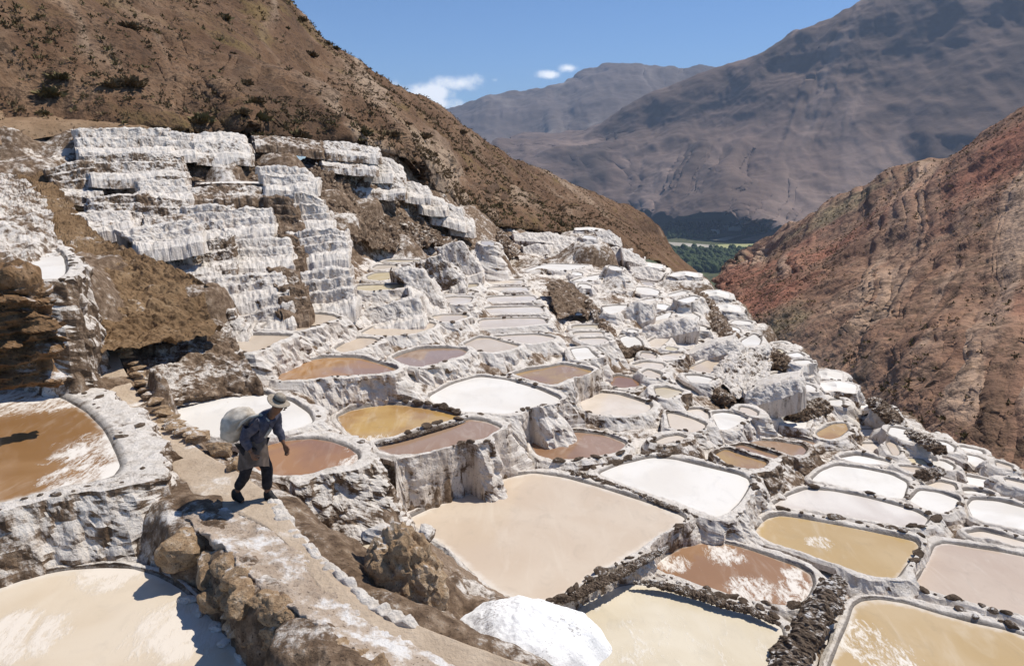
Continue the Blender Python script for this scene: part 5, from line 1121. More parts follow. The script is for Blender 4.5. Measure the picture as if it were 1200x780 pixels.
def thing(name, V, mat, label, cat, group=None, salt=None, faces=None, smooth=False):
    V = np.asarray(V); Q = V.reshape(-1, 3); org = Q.mean(0)
    o = link(name, new_mesh(name, Q - org, grid_faces(*V.shape[:2]) if faces is None else faces, mat, smooth), None, org)
    if salt is not None: o["salt"] = salt
    return tag(o, label, cat, group)
def craggy(V, amp, seed, s=.55, bed=0):
    n = normals(V); q = V / s; qs = V / np.array([s, s, s * .22])
    d = fbm(q, 4, seed) * .5 + (lumps(q * 1.9, seed) - .35) * .5 + fbm(q * 6, 2, seed + 3) * .15
    if bed: d = d + bed * fbm(V / np.array([s * 2.5, s * 2.5, s * .3]), 3, seed + 7)
    return V + n * (d * amp)[..., None]
mo = loft([
 [(20,193,40),(55,205,38),(90,250,31),(120,280,26.5),(165,298,24),(210,318,22.5),(244,334,21.3)],
 [(0,240,34),(45,262,28.5),(80,290,25),(115,318,22.8),(160,327,22.2),(203,331,21.8),(238,338,21.4)],
 [(15,300,24.5),(60,335,21.6),(98,368,19.9),(130,370,19.5),(165,364,19.7),(205,356,20),(240,352,20.4)],
 [(30,350,21),(66,380,18.9),(100,394,18.5),(130,397,18.3),(165,394,18.5),(205,385,18.8),(246,375,19.3)],
 [(50,390,18),(86,412,16.8),(112,416,16.6),(142,410,17),(178,406,17.3),(218,400,17.7),(262,386,18.4)]], 230, 230)
thing("earth_mound", craggy(mo, .34, 81, .6), M_MOUND, "eroded tan brown earth mound with a dark crumbling face above the footpath", "mound")
gm = loft([
 [(138,398,19.6),(176,390,19.7),(208,382,19.9),(244,376,20.1),(272,386,19.6)],
 [(142,410,18.6),(180,400,18.8),(214,393,19.0),(250,391,19.1),(278,400,18.7)],
 [(148,434,17.2),(186,428,17.5),(220,424,17.7),(256,420,17.9),(290,422,17.6)],
 [(158,464,16.2),(196,461,16.3),(230,456,16.6),(270,453,16.8),(308,455,16.7)],
 [(158,482,16.1),(196,478,16.2),(230,472,16.5),(270,468,16.7),(308,468,16.65)]], 170, 110)
thing("grey_mound", craggy(gm, .24, 82, .5), M_BANK, "grey salt flecked mound behind the white pond, left of the man", "mound", salt=.12)
lw = loft([
 [(-60,196,38),(0,206,37),(30,214,35.5),(50,228,34)],
 [(-60,225,31),(0,236,30.5),(34,246,29.5),(60,256,29)],
 [(-60,255,26),(0,264,25),(36,272,25),(66,280,24.6)],
 [(-60,300,20),(0,298,19.5),(50,302,20),(84,316,20)],
 [(-60,350,18.2),(0,346,18.2),(50,346,18.6),(92,352,19)]], 110, 130)
thing("salt_streaked_bank", craggy(lw, .38, 83, .7, .5), M_BANK, "salt streaked rocky bank under the pale path at the left edge", "bank", salt=.3)
st = loft([
 [(-70,326,15.0),(-25,325,15.0),(12,324,15.0),(40,327,14.8),(64,338,14.6)],
 [(-70,333,13.6),(-25,330,13.6),(12,329,13.6),(40,331,13.65),(60,340,13.75)],
 [(-70,372,13.4),(-25,370,13.4),(12,368,13.45),(44,372,13.5),(68,380,13.7)],
 [(-70,415,13.4),(-25,412,13.35),(14,412,13.4),(48,416,13.5),(74,420,13.7)],
 [(-70,466,13.35),(-25,462,13.4),(14,458,13.45),(48,456,13.55),(78,458,13.75)]], 150, 120)
thing("layered_rock", craggy(st, .26, 84, .42, 1.3), M_STRATA, "orange brown layered rock below the white salt lip at the left edge", "rock")
SCARPS = [
 ("dark brown earth face between white terraces, upper left", .28, [[(210,177,39.8),(240,175,39.8),(280,181,39.3),(306,189,38.8),(322,206,38.2)],[(214,196,38.4),(246,196,38.3),(282,200,38.2),(310,206,38),(326,214,37.6)],[(220,214,37.2),(250,214,37.2),(285,215,37.3),(312,217,37.4),(330,222,37)]]),
 ("tall brown gully face right of the white terraces", .5, [[(360,200,41),(385,188,43.5),(412,198,44),(442,214,44.5)],[(374,235,38),(400,230,39.5),(428,238,41.5),(458,248,43)],[(388,272,35),(416,285,35.2),(445,292,36),(474,294,38)]]),
 ("grey brown gullied slope in the middle of the hillside", .55, [[(440,212,45.5),(470,220,47.5),(502,240,49.5),(534,258,50.5)],[(452,252,42),(480,260,43.8),(512,274,46.2),(548,282,49)],[(462,294,38),(490,292,40),(522,292,42.7),(562,302,45)]]),
 ("small brown scarp beside the upper rungs of the pond ladder", .3, [[(640,337,36.5),(654,331,38),(672,336,38.5),(690,352,37)],[(646,352,33),(660,350,34),(676,356,34.5),(690,364,34)],[(652,374,29.5),(664,374,30),(676,366,31.5),(690,372,31)]]),
 ("grey white cliff under the ponds near the crest", .3, [[(832,440,25.5),(852,420,27.2),(874,411,28.6),(892,414,29.2),(902,428,28.4)],[(834,450,24.4),(854,440,25.3),(874,434,26.4),(890,434,27.2),(902,440,26.8)],[(836,456,23.4),(854,461,22.9),(870,464,22.6),(888,453,24),(902,446,26)]]),
]
for k, (lab, amp, rows) in enumerate(SCARPS):
    V = craggy(craggy(loft(rows, 150, 100), amp * 1.3, 90 + k, .9), amp * .5, 95 + k, .35)
    thing("earth_scarp", V, M_BANK, lab, "scarp", None, .5 if 'cliff' in lab else .1 if 'grey' in lab else -.05)
RIDGES = [
 ("dark earth ridge running down beside the narrow pond ladder", .34, [(688,352,35),(700,372,32),(712,393,28.5),(724,412,25.5),(738,420,25)]),
 ("brown earth rib dropping from the crest among white terraces", .5, [(822,346,43),(834,370,38),(848,392,33.6),(864,408,31)]),
 ("dark gully rib below the far white walls", .7, [(574,268,60),(588,284,55),(602,304,48)]),
 ("low dark earth bank across the middle terraces", .26, [(728,416,25.5),(748,412,26.5),(772,418,26)]),
 ("short dark earth rib above the brown ponds", .28, [(816,442,25.5),(832,452,24),(846,466,22.6),(858,474,22)]),
 ("small brown cliff on the crest", .5, [(896,418,31.5),(910,424,30.5),(926,436,29)]),
 ("brown earth rib beside the amber pond near the crest", .42, [(926,492,22.8),(944,486,23.6),(966,478,25)]),
 ("low dark bank between the white terraces at lower right", .3, [(1020,470,27),(1036,482,25.6),(1050,500,24)]),
 ("dark earth bank near the crest at lower right", .26, [(1062,508,23.8),(1082,518,22.8),(1106,532,21.8)]),
 ("dark earth bank between the pale ponds at lower right", .2, [(1074,560,19.8),(1092,556,20.2),(1104,552,20.6)]),
]
def ridge_tube(pts, rad, seed, nu=150, nv=40):
    a = np.array(pts, float); C = catmull(at_r(a[:, 0], a[:, 1], a[:, 2]), nu)
    t = np.gradient(C, axis=0); t /= np.linalg.norm(t, axis=1)[:, None]
    s = np.cross(t, [0, 0, 1.0]); s /= np.linalg.norm(s, axis=1)[:, None]; u = np.cross(s, t)
    e = np.clip(np.minimum(np.linspace(0, 1, nu), 1 - np.linspace(0, 1, nu)) * 5, .12, 1) ** .6
    ph = np.linspace(-2.2, 2.2, nv)
    V = C[:, None] + rad * e[:, None, None] * (np.sin(ph)[None, :, None] * s[:, None] * 1.2 + np.cos(ph)[None, :, None] * u[:, None])
    V = craggy(V, rad * 1.0, seed, rad * 1.3); return craggy(V, rad * .4, seed + 50, rad * .4)
for k, (lab, rad, pts) in enumerate(RIDGES):
    thing("earth_bank", ridge_tube(pts, rad * .62, 110 + k), M_BANK, lab, "earth bank", salt=.08)
M_DIKE = mat_earth("dark_dike_earth", (.085,.06,.042), (.17,.125,.09), (.32,.255,.195), .30, 3)
DIKES = [
 ("thick dark brown lumpy bank between the streaky and the ochre pond, bottom right", .21, [(984,676,-7.18),(972,698,-7.2),(955,722,-7.22),(938,748,-7.24),(922,776,-7.26),(905,815,-7.3)]),
 ("thin dark earth dike along the top of the streaky pond", .075, [(742,676,-7.02),(775,680,-7.03),(812,690,-7.05),(850,702,-7.05),(880,710,-7.06),(915,726,-7.08)]),
 ("row of dark earth lumps on the dike at the front of the big beige pond", .075, [(658,704,-6.84),(690,688,-6.84),(722,672,-6.84),(752,655,-6.84),(784,638,-6.84)]),
 ("thin dark earth dike between the big beige pond and the cream white one", .06, [(664,548,-6.82),(700,560,-6.82),(740,574,-6.82),(778,589,-6.82),(818,604,-6.82)]),
 ("thin dark dike between the amber and the mauve brown pond", .05, [(437,519,-5.72),(470,512,-5.72),(505,502,-5.72),(545,491,-5.74)]),
]
for k, (lab, rad, pts) in enumerate(DIKES):
    a = np.array(pts, float); Pz = at_z(a[:, 0], a[:, 1], a[:, 2]); pr = [(x_, y_, float(np.hypot(p[0], p[1]))) for (x_, y_, z_), p in zip(pts, Pz)]
    thing("earth_dike", ridge_tube(pr, rad * (.9 if rad > .1 else .85), 150 + k, 260 if rad < .1 else 200, 26) - np.array([0, 0, (.10 if 'streaky pond' in lab else .05) if rad < .1 else .08]), M_DIKE, lab, "earth dike")
# the salt coated kerb on the path's right edge
ka = np.array([(316,584,-4.70),(326,600,-4.68),(338,617,-4.68),(351,631,-4.68),(364,643,-4.68),(383,663,-4.69),(407,683,-4.7),(435,707,-4.74),(470,727,-4.82),(500,740,-4.9)])
C = catmull(at_z(ka[:, 0], ka[:, 1], ka[:, 2]), 240); t_ = np.gradient(C, axis=0); t_ /= np.linalg.norm(t_, axis=1)[:, None]
s_ = np.cross(t_, [0, 0, 1.0]); s_ /= np.linalg.norm(s_, axis=1)[:, None]
arc = np.r_[0, np.cumsum(np.linalg.norm(np.diff(C, axis=0), axis=1))]
V = np.empty((240, 22, 3)); hw = .085 + .03 * fbm(C / .3, 2, 5); e = np.clip(np.minimum(arc, arc[-1] - arc) / .2, .1, 1)
for j, ph in enumerate(np.linspace(-1, 1, 22)):
    hh = .085 * (1 - ph ** 4) - .05 - .5 * max(0, ph - .72) * 2.2
    V[:, j] = C + s_ * (ph * hw * e * 1.15)[:, None]; V[:, j, 2] += hh * e + .016 * np.sin(arc * 34 + 3 * fbm(C / .5, 2, 8) + ph * 1.5) * e + .05 * fbm(C / .16, 2, 9) * e
V = V + fbm(V / .12, 3, 77)[..., None] * np.array([.035, .035, .03])
thing("path_kerb", V, M_BANK, "low ribbed salt white kerb along the right edge of the footpath", "kerb", salt=1.0)

slp = loftz([
 [(470,742,-4.95),(440,716,-4.86),(432,700,-5.0),(446,690,-5.25),(470,670,-5.6),(480,640,-6.2),(478,616,-6.7)],
 [(510,752,-5.05),(500,736,-5.1),(492,716,-5.3),(500,700,-5.55),(512,682,-5.9),(512,654,-6.35),(498,632,-6.75)],
 [(560,768,-5.2),(556,750,-5.4),(552,730,-5.75),(548,712,-6.0),(548,694,-6.3),(546,676,-6.6),(530,655,-6.82)],
 [(700,800,-5.6),(690,778,-5.9),(664,752,-6.25),(634,722,-6.6),(606,704,-6.85),(582,694,-6.95),(562,680,-6.98)]], 90, 90)
thing("earth_slope", craggy(slp, .09, 85, .35), mat_earth("tan_crusted_earth", (.16,.11,.07), (.28,.205,.145), (.42,.34,.265), .2, 2), "tan earth slope between the brown rock outcrop and the big beige pond", "bank")
# stones: shapes shared, one object each
STONE_ME = []
for s in range(6):
    V, Fc = rock_shape(4, 200 + s, 17, (.6, .45, .75, .55, .9, .66)[s], .16)
    V = V * (1 + .05 * (lumps(V * 4.5, s) - .4) + .03 * fbm(V * 9, 2, s))[:, None]
    STONE_ME.append(new_mesh("stone", V, Fc, M_STONE, False))
SALTY_ME = []
for s in range(3):
    V, Fc = rock_shape(3, 220 + s, 14, .65, .2); SALTY_ME.append(new_mesh("salt_lump", V, Fc, M_BANK, False))
R2 = np.random.default_rng(5)
def wall_thing(name, label, cat, org): 
    o = bpy.data.objects.new(name, None); sc.collection.objects.link(o); o.location = org; o.empty_display_size = .3; return tag(o, label, cat)
ed = np.array([(138,410,-4.2),(146,430,-4.45),(156,450,-4.62),(167,470,-4.75),(180,488,-4.78),(193,503,-4.8),(210,514,-4.78),(228,522,-4.74)])
C = catmull(at_z(ed[:, 0], ed[:, 1], ed[:, 2]), 60); org = C.mean(0); root = wall_thing("stone_edging", "row of flat brown stacked stones between the footpath and the white pond", "stone wall", org)
for k in range(17):
    for lay in range(2):
        p = C[int(1 + (k + .4 * lay) / 17.4 * 58)]; d = C[min(59, int(k / 17 * 58) + 2)] - C[int(k / 17 * 58)]
        link("stone", STONE_ME[int(R2.integers(6))], root, p - org + np.array([R2.normal(0, .03) + .17, R2.normal(0, .03), .02 + .11 * lay]),
             (R2.normal(0, .12), R2.normal(0, .12), math.atan2(d[1], d[0]) + math.pi / 2 + R2.normal(0, .25)), (R2.uniform(.15, .22), R2.uniform(.12, .16), R2.uniform(.07, .10)))
for (px, py, z, s, lab) in [(232,512,-4.72,(.26,.2,.16),"rounded brown stone at the end of the path edging, behind the sack"),(256,527,-4.70,(.3,.22,.2),"large brown stone on the path edge behind the man"),(281,545,-4.68,(.3,.2,.2),"brown stone on the path edge by the rust coloured pond")]:
    o = link("stone", STONE_ME[4], None, at_z(px, py, z), (.1, .1, R2.uniform(0, 3)), s); tag(o, lab, "stone")
be = np.array([(198,622,-4.75),(232,632,-4.75),(262,655,-4.75),(286,684,-4.75),(315,706,-4.75),(345,730,-4.76),(380,758,-4.78),(420,786,-4.8),(460,815,-4.8)])
C = catmull(at_z(be[:, 0], be[:, 1], be[:, 2]), 80); org = C.mean(0); root = wall_thing("boulder_wall", "rough wall of brown boulders dropping from the ledge to the milky foreground pond", "stone wall", org)
b0 = at_z(222, 642, -4.84) - org; link("boulder", STONE_ME[4], root, b0, (.2, .1, .6), (.42, .36, .36))
b1 = at_z(254, 671, -4.90) - org; link("boulder", STONE_ME[2], root, b1, (.1, -.2, 2.1), (.34, .32, .40))
for k in range(19):
    u = .34 + .66 * k / 19; p = C[int(u * 79)]
    for lay in range(3):
        s = R2.uniform(.13, .24)
        link("stone", STONE_ME[int(R2.integers(6))], root, p - org + np.array([-.06 - .06 * lay + R2.normal(0, .03), -.03 + R2.normal(0, .05), .10 - .19 * lay]), tuple(R2.uniform(-.4, .4, 2)) + (R2.uniform(0, 6.3),), (s * 1.15, s, s * 1.05))
# salt crust blocks on the shadowed shelf of the foreground pond
for k, (px, py) in enumerate([(222,702),(236,716),(252,735),(268,752),(283,770)]):
    o = link("salt_block", SALTY_ME[k % 3], None, at_z(px, py, -5.24), (0, 0, k * 1.3), (.13, .09, .07)); o["salt"] = 1.0
    tag(o, "white salt block on the shaded edge of the milky pond, " + ("nearest the boulders", "second from the boulders", "middle of five", "second lowest", "lowest")[k], "salt block", "salt blocks in the shade of the boulder wall")
# the rock by the pit
V, Fc = ico(5)
d = 1 + .32 * fbm(V * 1.4 + 4, 3, 301) + .42 * (lumps(V * 1.9, 302) - .4) + .20 * (lumps(V * 4.3, 304) - .4) + .10 * ridged(V * 5, 3, 303)
V = V * d[:, None]; V[:, 0] *= .40 + .06 * np.clip(-V[:, 2], -1, 1); V[:, 1] *= .36; V[:, 2] *= .52; V[:, 0] += .10 * -V[:, 2]
o = link("rock_outcrop", new_mesh("rock_outcrop", V, Fc, M_STONE, False), None, at_r(474, 672, 8.15), (0, 0, .3)); tag(o, "knobbly brown rock standing over the small pit beside the footpath", "rock")
for k, (px, py, r, s, lab, me_) in enumerate([(449,626,8.6,.2,"pale grey lump of salty rock on top of the brown rock outcrop",SALTY_ME[0]),(500,624,9.2,.17,"salt crusted lump behind the brown rock outcrop",SALTY_ME[1]),(487,664,7.95,.12,"small tan stone lodged in the face of the brown rock outcrop",STONE_ME[1])]):
    o = link("stone", me_, None, at_r(px, py, r), (.2, .1, k * 1.1), (s * 1.2, s, s)); o["salt"] = .6; tag(o, lab, "rock")
# the heap of harvested salt
na, nr = 150, 60
A, T_ = np.meshgrid(np.linspace(0, 2 * math.pi, na, endpoint=False), np.linspace(0, 1, nr), indexing='ij')
rad = .98 * (1 + .05 * np.sin(A * 3 + 1) + .04 * np.sin(A * 5) + .03 * np.sin(A * 11 + 2))
V = np.stack([np.cos(A) * rad * T_, np.sin(A) * rad * .86 * T_, np.where(T_ < .8, .36 * (1 - (T_ / .95) ** 2), .36 * (1 - (.8 / .95) ** 2) - (T_ - .8) * 1.3)], -1)
V[..., 2] += fbm(V / .3, 4, 311) * .06 * (1 - T_ ** 6) + fbm(V / .06, 2, 312) * .016
t = NT("harvested_salt"); n_ = t.noise(22, 7, .7, (1, 1.8, 1), .6); b_ = t.noise(2.2, 3)
t.bump(t.noise(30, 4), .5, .02)
M_HEAP = t.out(t.mix(t.step(t.math('MULTIPLY_ADD', b_, .6, n_), .86, .95), (.84, .835, .82), (.42, .40, .385)), .8)
hp = at_z(615, 748, -5.62)
thing("salt_heap", V + hp, M_HEAP, "heap of clean white harvested salt at the bottom of the photo", "salt heap", faces=grid_faces(na, nr, True), smooth=True)

# ---------------------------------------------------------------- the man with his sack
def plain(name, c1, c2, sc=18, rough_=.9, bump=.25):
    t = NT(name); n = t.noise(sc, 5); t.bump(t.noise(sc * 3, 4), bump, .01)
    return t.out(t.mix(t.step(n, .35, .65), c1, c2), rough_)
def skinned(pts, edges, sub=2):
    """one smooth surface grown along a skeleton: pts = [(x,y,z,rx,ry)]"""
    me = bpy.data.meshes.new("body"); me.from_pydata([p[:3] for p in pts], edges, []); me.update()
    o = bpy.data.objects.new("grow", me); sc.collection.objects.link(o)
    m = o.modifiers.new("s", 'SKIN'); m.use_smooth_shade = True
    for k, p in enumerate(pts):
        d = me.skin_vertices[0].data[k]; d.radius = (p[3], p[4] if len(p) > 4 else p[3]); d.use_root = (k == 0)
    u = o.modifiers.new("u", 'SUBSURF'); u.levels = sub; u.render_levels = sub
    dg = bpy.context.evaluated_depsgraph_get(); dg.update()
    r = bpy.data.meshes.new_from_object(o.evaluated_get(dg))
    bpy.data.objects.remove(o); bpy.data.meshes.remove(me)
    for p in r.polygons: p.use_smooth = True
    return r
def tube(C, R, nv=14, cap=True, sq=(1, 1)):
    C = np.array(C, float); R = np.array(R, float)
    t = np.gradient(C, axis=0); t /= np.linalg.norm(t, axis=1)[:, None]
    ref = np.array([0, 0, 1.0]) if abs(t[:, 2]).mean() < .8 else np.array([1.0, 0, 0])
    a = np.cross(t, ref); a /= np.linalg.norm(a, axis=1)[:, None]; b = np.cross(a, t)
    ph = np.linspace(0, 2 * math.pi, nv, endpoint=False)
    V = C[:, None] + R[:, None, None] * (np.cos(ph)[None, :, None] * a[:, None] * sq[0] + np.sin(ph)[None, :, None] * b[:, None] * sq[1])
    if cap: V = np.concatenate([C[None, :1].repeat(nv, 1), V, C[None, -1:].repeat(nv, 1)], 0)
    return V.transpose(1, 0, 2)
def join_into(me, parts):
    bm = bmesh.new(); bm.from_mesh(me)
    for V, Fc in parts:
        vs = [bm.verts.new(tuple(v)) for v in V]
        for f in Fc:
            q = [vs[i] for i in dict.fromkeys(f)]
            if len(q) > 2:
                try: bm.faces.new(q).smooth = True
                except ValueError: pass
    bm.to_mesh(me); bm.free()
M_SKIN = plain("brown_skin", (.17,.085,.05), (.21,.11,.068), 30, .6)
M_JACKET = plain("blue_grey_jacket", (.05,.052,.078), (.095,.092,.118), 14)
M_VEST = plain("grey_mauve_vest", (.13,.115,.13), (.18,.16,.17), 16)
M_TROUSER = plain("dark_trousers", (.014,.013,.016), (.03,.027,.03), 14)
M_APRON = plain("brown_grey_cloth", (.10,.075,.06), (.16,.125,.105), 12)
M_BOOT = plain("black_boots", (.012,.011,.011), (.022,.02,.02), 20, .6)
M_HAT = plain("pale_straw_hat", (.24,.20,.155), (.36,.31,.25), 40)
M_BAND = plain("dark_hat_band", (.06,.045,.035), (.10,.08,.06), 40)
M_SACK = plain("cream_sack", (.40,.35,.29), (.58,.53,.46), 8, .85, .5)
M_EYE = plain("dark_eye", (.01,.008,.007), (.015,.01,.01), 20, .3)
man = bpy.data.objects.new("person", None); sc.collection.objects.link(man)
man.location = at_z(296, 588, -4.68); man.rotation_euler = (0, math.radians(5), math.radians(-14)); man.empty_display_size = .4
tag(man, "man in a blue grey jacket and pale brimmed hat walking along the footpath", "person")
# x forward, y to his left
pel, wst, chs, nck = (0, 0, .86), (.07, 0, 1.02), (.20, 0, 1.225), (.30, 0, 1.355)
hipR, kneR, ankR, toeR = (.0, -.09, .83), (-.04, -.10, .46), (-.21, -.09, .11), (-.07, -.10, .035)
hipL, kneL, ankL, toeL = (.0, .09, .83), (.17, .10, .46), (.17, .095, .085), (.33, .10, .03)
shR, elR, wrR = (.195, -.185, 1.295), (.03, -.25, 1.06), (.14, -.235, .86)
shL, elL, wrL = (.225, .175, 1.295), (.25, .215, 1.05), (.36, .205, .84)
P = [(*pel,.125,.11), (*wst,.125,.105), (*chs,.11,.09), (*nck,.058), (.345,0,1.405,.062), (.385,0,1.465,.088,.082), (.395,0,1.525,.09,.08), (.39,0,1.58,.06),
     (*hipR,.085), (*kneR,.058), (*ankR,.04), (*toeR,.036), (*hipL,.085), (*kneL,.058), (*ankL,.04), (*toeL,.036),
     (*shR,.038), (*elR,.036), (*wrR,.029), (*shL,.038), (*elL,.036), (*wrL,.029)]
E = [(0,1),(1,2),(2,3),(3,4),(4,5),(5,6),(6,7),(0,8),(8,9),(9,10),(10,11),(0,12),(12,13),(13,14),(14,15),(2,16),(16,17),(17,18),(2,19),(19,20),(20,21)]
def hand(w, d, side, curl):
    """palm, four unequal bent fingers and a thumb leaving the side of the palm; d = direction of the forearm"""
    w = np.array(w); d = np.array(d) / np.linalg.norm(d); fw = np.array([1.0, 0, 0]); fw -= d * fw.dot(d); fw /= np.linalg.norm(fw)
    inn = np.cross(d, fw) * 1.0; inn *= -np.sign(inn[1]) * side          # towards the body
    out = []
    def add(C, R, n=10): V = tube(C, R, n); out.append((V.reshape(-1, 3), grid_faces(*V.shape[:2], True)))
    V = tube([w - d * .02, w + d * .02, w + d * .055, w + d * .09, w + d * .10], [.026, .032, .041, .040, .03], 14, True, (1, 1))
    c = w + d * .05; V = c + (V - c) - ((V - c) @ inn)[..., None] * inn * .55
    out.append((V.reshape(-1, 3), grid_faces(*V.shape[:2], True)))
    for k, (off, ln) in enumerate(((.030, .068), (.010, .078), (-.010, .072), (-.029, .056))):
        b = w + d * .092 + fw * off; c1 = .35 + curl; d1 = d * math.cos(c1) + inn * math.sin(c1); d2 = d * math.cos(c1 * 2.1) + inn * math.sin(c1 * 2.1)
        add([b - d * .02, b, b + d1 * ln * .5, b + d1 * ln * .5 + d2 * ln * .3, b + d1 * ln * .5 + d2 * ln * .5], [.0095, .0098, .0092, .0085, .006])
    b = w + d * .035 + fw * .034; dt = d * .75 + fw * .55 + inn * .4; dt /= np.linalg.norm(dt)
    add([b - fw * .02, b, b + dt * .03, b + dt * .052 + inn * .008, b + dt * .06 + inn * .012], [.012, .0125, .011, .010, .007])
    return out
body = skinned(P, E, 2)
extra = hand(wrR, np.subtract(wrR, elR), -1, .5) + hand(wrL, np.subtract(wrL, elL), 1, .15)
hx, hz = .395, 1.495                                                # face: nose, brow, ears, lips
V = tube([(hx + .07, 0, hz + .03), (hx + .095, 0, hz), (hx + .105, 0, hz - .02), (hx + .085, 0, hz - .03)], [.010, .014, .017, .012], 10); extra.append((V.reshape(-1, 3), grid_faces(*V.shape[:2], True)))
V = tube([(hx + .075, -.022, hz - .052), (hx + .088, 0, hz - .05), (hx + .075, .022, hz - .052)], [.006, .010, .006], 10); extra.append((V.reshape(-1, 3), grid_faces(*V.shape[:2], True)))
for s in (-1, 1):
    V = tube([(hx - .005, s * .080, hz + .025), (hx - .012, s * .095, hz + .01), (hx - .008, s * .090, hz - .02), (hx, s * .08, hz - .035)], [.010, .015, .013, .008], 10); extra.append((V.reshape(-1, 3), grid_faces(*V.shape[:2], True)))
join_into(body, extra); body.materials.append(M_SKIN); link("body", body, man)
for s in (-1, 1):
    v, f = ico(2); link("eye", new_mesh("eye", v * .011, f, M_EYE), man, (hx + .078, s * .032, hz + .012))
def cloth(name, pts, edges, mat, sub=2, ns=.085, amp=.022):
    me = skinned(pts, edges, sub); n = len(me.vertices); co = np.empty(n * 3); me.vertices.foreach_get("co", co); co = co.reshape(-1, 3)
    no = np.empty(n * 3); me.vertices.foreach_get("normal", no); no = no.reshape(-1, 3)
    co = co + no * (fbm(co / ns, 3, 9) * amp)[:, None]; me.vertices.foreach_set("co", co.ravel()); me.update(); me.materials.append(mat)
    return link(name, me, man)
g_ = 1.0
cloth("jacket", [(.03,0,.90,.165,.14), (*wst,.16,.135), (*chs,.19,.155), (.275,0,1.325,.09), (*shR,.105), (*elR,.076), (.12,-.237,.90,.054), (*shL,.10), (*elL,.066), (.338,.207,.88,.05)],
      [(0,1),(1,2),(2,3),(2,4),(4,5),(5,6),(2,7),(7,8),(8,9)], M_JACKET, 3)
cloth("trousers", [(0,0,.90,.15,.13), (*hipR,.108), (*kneR,.085), (-.18,-.092,.19,.068), (*hipL,.108), (*kneL,.085), (.17,.096,.17,.068)], [(0,1),(1,2),(2,3),(0,4),(4,5),(5,6)], M_TROUSER, 3, .12, .016)
for nm_, a, b in (("boot", ankR, toeR), ("boot", ankL, toeL)):
    a, b = np.array(a), np.array(b); d = b - a; d[2] = 0; d /= np.linalg.norm(d)
    cloth(nm_, [(*(a + [0, 0, .10]), .055), (*(a + [0, 0, -.01]), .058), (*(a * .5 + b * .5 + [0, 0, 0]), .052), (*(b), .045, .05), (*(a - d * .04 + [0, 0, -.045]), .042)], [(0,1),(1,2),(2,3),(1,4)], M_BOOT, 2, .1, .003)
# cloth tied round the hips, hanging to mid thigh on his right
na, nr = 40, 16; A, T_ = np.meshgrid(np.linspace(-2.5, .9, na), np.linspace(0, 1, nr), indexing='ij')
rx = .175 + .05 * T_; ry = .17 + .035 * T_
ap = np.stack([.02 + np.cos(A) * rx * .95 + .01 * np.sin(A * 9) * T_, np.sin(A) * ry + .01 * np.cos(A * 11) * T_, .98 - (.40 + .05 * np.sin(A * 2)) * T_], -1)
link("apron", new_mesh("apron", ap, grid_faces(na, nr), M_APRON), man)
# hat: dished brim, crown, band
ang = np.linspace(0, 2 * math.pi, 48, endpoint=False)
prof = [(0.0,.125),(.05,.122),(.085,.105),(.098,.07),(.102,.035),(.106,.012),(.13,.0),(.165,-.006),(.195,-.004),(.198,-.012),(.165,-.016),(.125,-.01),(.098,.0)]
hv_ = np.array([[(r * math.cos(a) * 1.06, r * math.sin(a) * .98, z + .012 * math.cos(2 * a) * (r / .2) ** 2 * 1.4) for r, z in prof] for a in ang])
hat = link("hat", new_mesh("hat", hv_, grid_faces(48, len(prof), True), M_HAT), man, (.395, 0, 1.555), (0, .36, 0), (.75, .75, .88))
bp = [(.1025,.012),(.1055,.014),(.1045,.045),(.101,.046)]
link("hat_band", new_mesh("hat_band", np.array([[(r * math.cos(a) * 1.06, r * math.sin(a) * .98, z + .004) for r, z in bp] for a in ang]), grid_faces(48, 4, True), M_BAND), hat)
# sack on his back
v, f = ico(4); d = 1 + .14 * fbm(v * 1.8, 3, 401) + .09 * ridged(v * np.array([3.4, 3.4, 1.0]), 4, 402)
v = v * d[:, None]; v = np.stack([v[:, 0] * .185, v[:, 1] * .21, v[:, 2] * .29], -1); v[:, 0] -= .05 * (1 - (v[:, 2] / .31) ** 2); v[:, :2] *= (1 - .22 * np.clip(v[:, 2] / .31, 0, 1))[:, None]
Rm = Matrix.Rotation(math.radians(-14), 4, 'Z') @ Matrix.Rotation(math.radians(5), 4, 'Y') @ Matrix.Translation((-.17, -.03, 1.12)) @ Matrix.Rotation(math.radians(38), 4, 'Y')
o = link("sack", new_mesh("sack", v, f, M_SACK)); o.matrix_world = Matrix.Translation(man.location) @ Rm
tag(o, "bulging cream sack of salt carried on the man's back", "sack")

cr = tube([(-.10,-.20,1.12),(-.02,-.215,1.24),(.10,-.20,1.345),(.20,-.13,1.375),(.30,-.10,1.29),(.33,-.08,1.18),(.27,-.13,1.06)], [.018,.02,.022,.022,.02,.018,.015], 10)
link("sack_strap", new_mesh("sack_strap", cr, grid_faces(*cr.shape[:2], True), M_SACK), man)

